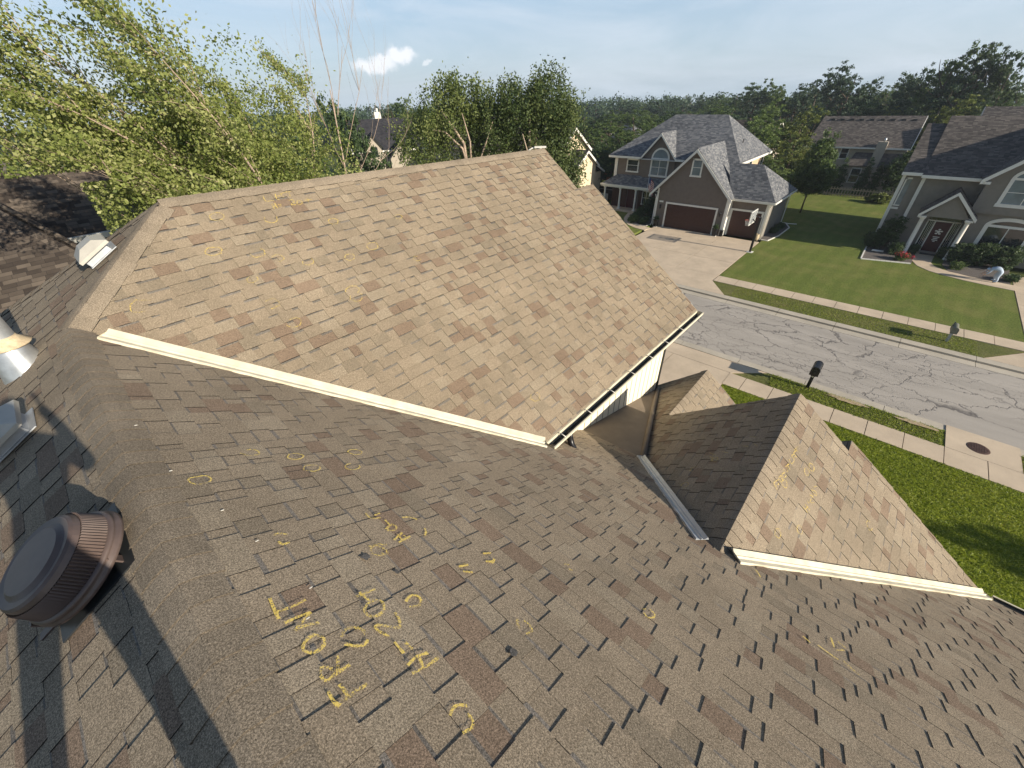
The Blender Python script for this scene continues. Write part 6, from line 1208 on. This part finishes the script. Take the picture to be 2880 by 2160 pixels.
# street lamp arm over the end of the wing ridge
t = empty('street_lamp', (16.75, 14.4, 0), 'white curved street lamp head just over the far end of the wing ridge', 'street lamp')
b = MB(); b.tube([(16.75, 14.4, 0), (16.75, 14.4, 9.3), (16.8, 14.25, 9.62), (16.95, 14.05, 9.76), (17.05, 13.92, 9.8)], [.08, .05, .035, .035, .035], 8); b.build('pole', M['white'], t)
b = MB(); b.obox((17.2, 13.72, 9.81), (.17, -.22, .0), (.06, .05, 0), (0, 0, .035)); b.lathe((17.2, 13.72, 9.78), (0, 0, -1), [(.09, 0), (.07, .05), (0, .07)], 10); b.build('lamp_head', M['white'], t)
# dark timber fence beyond the porch
t = empty('board_fence', (52, 27, 0), 'dark board fence in the gap left of the porch', 'fence'); b = MB()
for k in range(40): b.box(50 + k * .01, 50.03 + k * .01, 26.6 + k * .15, 26.6 + k * .15 + .14, 0, 1.7)
b.build('boards', simple('dark_fence_boards', (.06, .04, .03), .9, .2, 6), t); b = MB(); b.box(50.06, 50.5, 26.6, 32.6, 1.3, 1.4); b.build('rail', M['picket'], t)
t = empty('board_fence', (46.5, 28.2, 0), 'pale grey board fence with pointed tops just left of the porch', 'fence'); b = MB()
for k in range(14):
    y = 27.35 + k * .14; b.box(47.8, 47.83, y, y + .125, 0, 1.35)
b.build('boards', M['galvgrey'], t)
b = MB(); b.box(62, 64, 33.5, 37.5, 0, 3.2); b2_ = empty('brick_shed', (63, 35, 0), 'red brick wall glimpsed between the trees left of the porch', 'house'); b.build('wall', M['brickred'], b2_)
b = MB(); b.slab([(61.6, 33.2, 3.1), (61.6, 37.8, 3.1), (63, 37.8, 4.0), (63, 33.2, 4.0)], .1); b.slab([(64.4, 33.2, 3.1), (64.4, 37.8, 3.1), (63, 37.8, 4.0), (63, 33.2, 4.0)], .1); b.build('roof', M['rooftaupe'], b2_)

# ---------------------------------------------------------------- people
def skin_body(name, joints, edges, parent, mat, mats=None, sub=2, root=0):
    me = bpy.data.meshes.new(name); me.from_pydata([j[0] for j in joints], edges, []); me.skin_vertices or me.skin_vertices
    o = bpy.data.objects.new(name, me); COL.objects.link(o); o.parent = parent
    md = o.modifiers.new('Skin', 'SKIN'); md.use_smooth_shade = True
    if not me.skin_vertices:
        bm = bmesh.new(); bm.from_mesh(me); bm.verts.layers.skin.verify(); bm.to_mesh(me); bm.free()
    for i, j in enumerate(joints):
        r = j[1]; r = (r, r) if not isinstance(r, tuple) else r; me.skin_vertices[0].data[i].radius = r; me.skin_vertices[0].data[i].use_root = (i == root)
    sb = o.modifiers.new('Sub', 'SUBSURF'); sb.levels = sub; sb.render_levels = sub
    bpy.context.view_layer.update(); dg = bpy.context.evaluated_depsgraph_get(); m2 = bpy.data.meshes.new_from_object(o.evaluated_get(dg)); o.modifiers.clear(); o.data = m2
    m2.materials.clear()
    for m in (mats or [mat]): m2.materials.append(m)
    for p_ in m2.polygons: p_.use_smooth = True
    return o
def paint(o, fn):
    for p_ in o.data.polygons: p_.material_index = fn(p_.center)
# gardener stooping in the bed of the portico house, facing left (+y), back to the street side
gp = empty('person', (42.15, -6.95, .13), 'person in pale blue clothes bending over the flower bed', 'person')
J = [((0, -.05, .84), (.20, .19)), ((.0, .16, .97), (.18, .17)), ((0, .36, .95), (.21, .16)), ((0, .50, .84), .08), ((0, .58, .77), .10), ((0, .64, .70), .10),
     ((-.11, -.05, .72), .13), ((-.15, .0, .42), .10), ((-.16, -.10, .10), .075), ((-.17, .10, .03), .05),
     ((.11, -.05, .72), .13), ((.15, .08, .42), .10), ((.17, -.0, .10), .075), ((.18, .17, .03), .05),
     ((-.17, .42, .84), .065), ((-.22, .52, .60), .045), ((-.12, .66, .42), .034), ((-.10, .71, .35), .03),
     ((.17, .42, .84), .065), ((.22, .56, .60), .045), ((.10, .72, .46), .034), ((.07, .78, .40), .03)]
Ed = [(0, 1), (1, 2), (2, 3), (3, 4), (4, 5), (0, 6), (6, 7), (7, 8), (8, 9), (0, 10), (10, 11), (11, 12), (12, 13), (2, 14), (14, 15), (15, 16), (16, 17), (2, 18), (18, 19), (19, 20), (20, 21)]
gb = skin_body('body', J, Ed, gp, None, [M['cloth_blue'], M['skin'], M['black']])
paint(gb, lambda c: 1 if (c.y > .60 and c.z < .56) or (c.y > .52 and c.z > .66 and c.y < .75) else (2 if c.z < .07 else 0))
def fingers(parent, o, d, side, up, s=1.0, curl=.5):
    o, d, side, up = Vector(o), nrm(d), nrm(side), nrm(up)
    for k, ln in enumerate((.068, .078, .073, .058)):
        b = MB(); p = o + side * (.027 - .018 * k) * s; a = p + d * ln * .45 * s; c = a + (d - up * curl).normalized() * ln * .35 * s; e = c + (d - up * curl * 2).normalized() * ln * .25 * s
        b.tube([p - d * .015, p, a, c, e], [.009 * s, .009 * s, .0085 * s, .008 * s, .006 * s], 7); b.build('finger', M['skin'], parent, local=True)
    b = MB(); p = o + side * .03 * s - d * .05 * s; b.tube([p, p + side * .025 * s + d * .02 * s, p + side * .03 * s + d * .05 * s - up * .01, p + side * .025 * s + d * .07 * s - up * .02], [.012 * s, .011 * s, .010 * s, .007 * s], 7); b.build('thumb', M['skin'], parent, local=True)
fingers(gb, (-.10, .735, .325), (0, .5, -.85), (1, 0, 0), (0, .85, .5)); fingers(gb, (.07, .80, .37), (0, .6, -.8), (1, 0, 0), (0, .8, .6))
b = MB(); b.lathe((0, .575, .80), (0, -.35, 1), [(.105, -.06), (.11, 0), (.095, .05), (.05, .085), (0, .095)], 16); b.build('hair', M['cloth_blue'], gp, local=True)
b = MB(); b.tube([(0, .735, .70), (0, .755, .69)], [.016, .008], 8); b.build('nose', M['skin'], gb, local=True)

# the photographer, standing astride the ridge just behind the lens; only the shadow reaches the picture
ph = empty('person', (-.56, -.30, PZ('S2', -.33, 0) - .06), 'photographer standing astride the roof ridge holding up a phone', 'person')
J = [((0, 0, .93), (.15, .12)), ((0, .0, 1.15), (.15, .11)), ((0, .0, 1.38), (.19, .12)), ((0, .03, 1.50), .06), ((0, .06, 1.58), .085), ((0, .07, 1.66), .09),
     ((-.13, .02, .86), .10), ((-.24, .08, .42), .07), ((-.30, .02, -.03), .05), ((-.31, .16, -.07), .045),
     ((.13, .02, .86), .10), ((.20, .08, .48), .07), ((.22, .0, .09), .05), ((.24, .14, .02), .045),
     ((-.21, .02, 1.38), .07), ((-.22, .18, 1.20), .05), ((-.08, .34, 1.36), .038), ((.04, .38, 1.50), .034),
     ((.21, .02, 1.38), .07), ((.28, .14, 1.20), .05), ((.22, .30, 1.38), .038), ((.16, .36, 1.52), .034)]
pb = skin_body('body', J, Ed, ph, None, [M['shirt'], M['skin'], M['denim'], M['black']])
paint(pb, lambda c: 3 if c.z < .02 and c.y > .05 else (2 if c.z < .95 else (1 if (c.z > 1.45 and abs(c.x) < .1) or c.y > .30 else 0)))
fingers(pb, (.165, .37, 1.56), (0, .1, 1), (0, 1, 0), (1, 0, 0), 1, .8)
b = MB(); b.lathe((0, .045, 1.66), (0, -.2, 1), [(.10, -.07), (.105, 0), (.10, .05), (.06, .10), (0, .115)], 16); b.build('cap', M['black'], ph, local=True)
b = MB(); b.tube([(0, .155, 1.64), (0, .175, 1.63)], [.017, .009], 8); b.build('nose', M['skin'], pb, local=True)

# ---- the air between here and the far wood
hz = MB(); hz.box(-60, 420, -160, 420, -40, 60)
hm = bpy.data.materials.new('air_haze'); hm.use_nodes = True; ht_ = hm.node_tree; ht_.nodes.clear()
pv = ht_.nodes.new('ShaderNodeVolumePrincipled'); pv.inputs['Density'].default_value = .0004; pv.inputs['Color'].default_value = (.80, .88, 1, 1); pv.inputs['Anisotropy'].default_value = .2
ho = ht_.nodes.new('ShaderNodeOutputMaterial'); ht_.links.new(pv.outputs[0], ho.inputs['Volume'])
tag(hz.build('haze', hm), 'thin bluish summer haze over the distance', 'haze', kind='stuff')
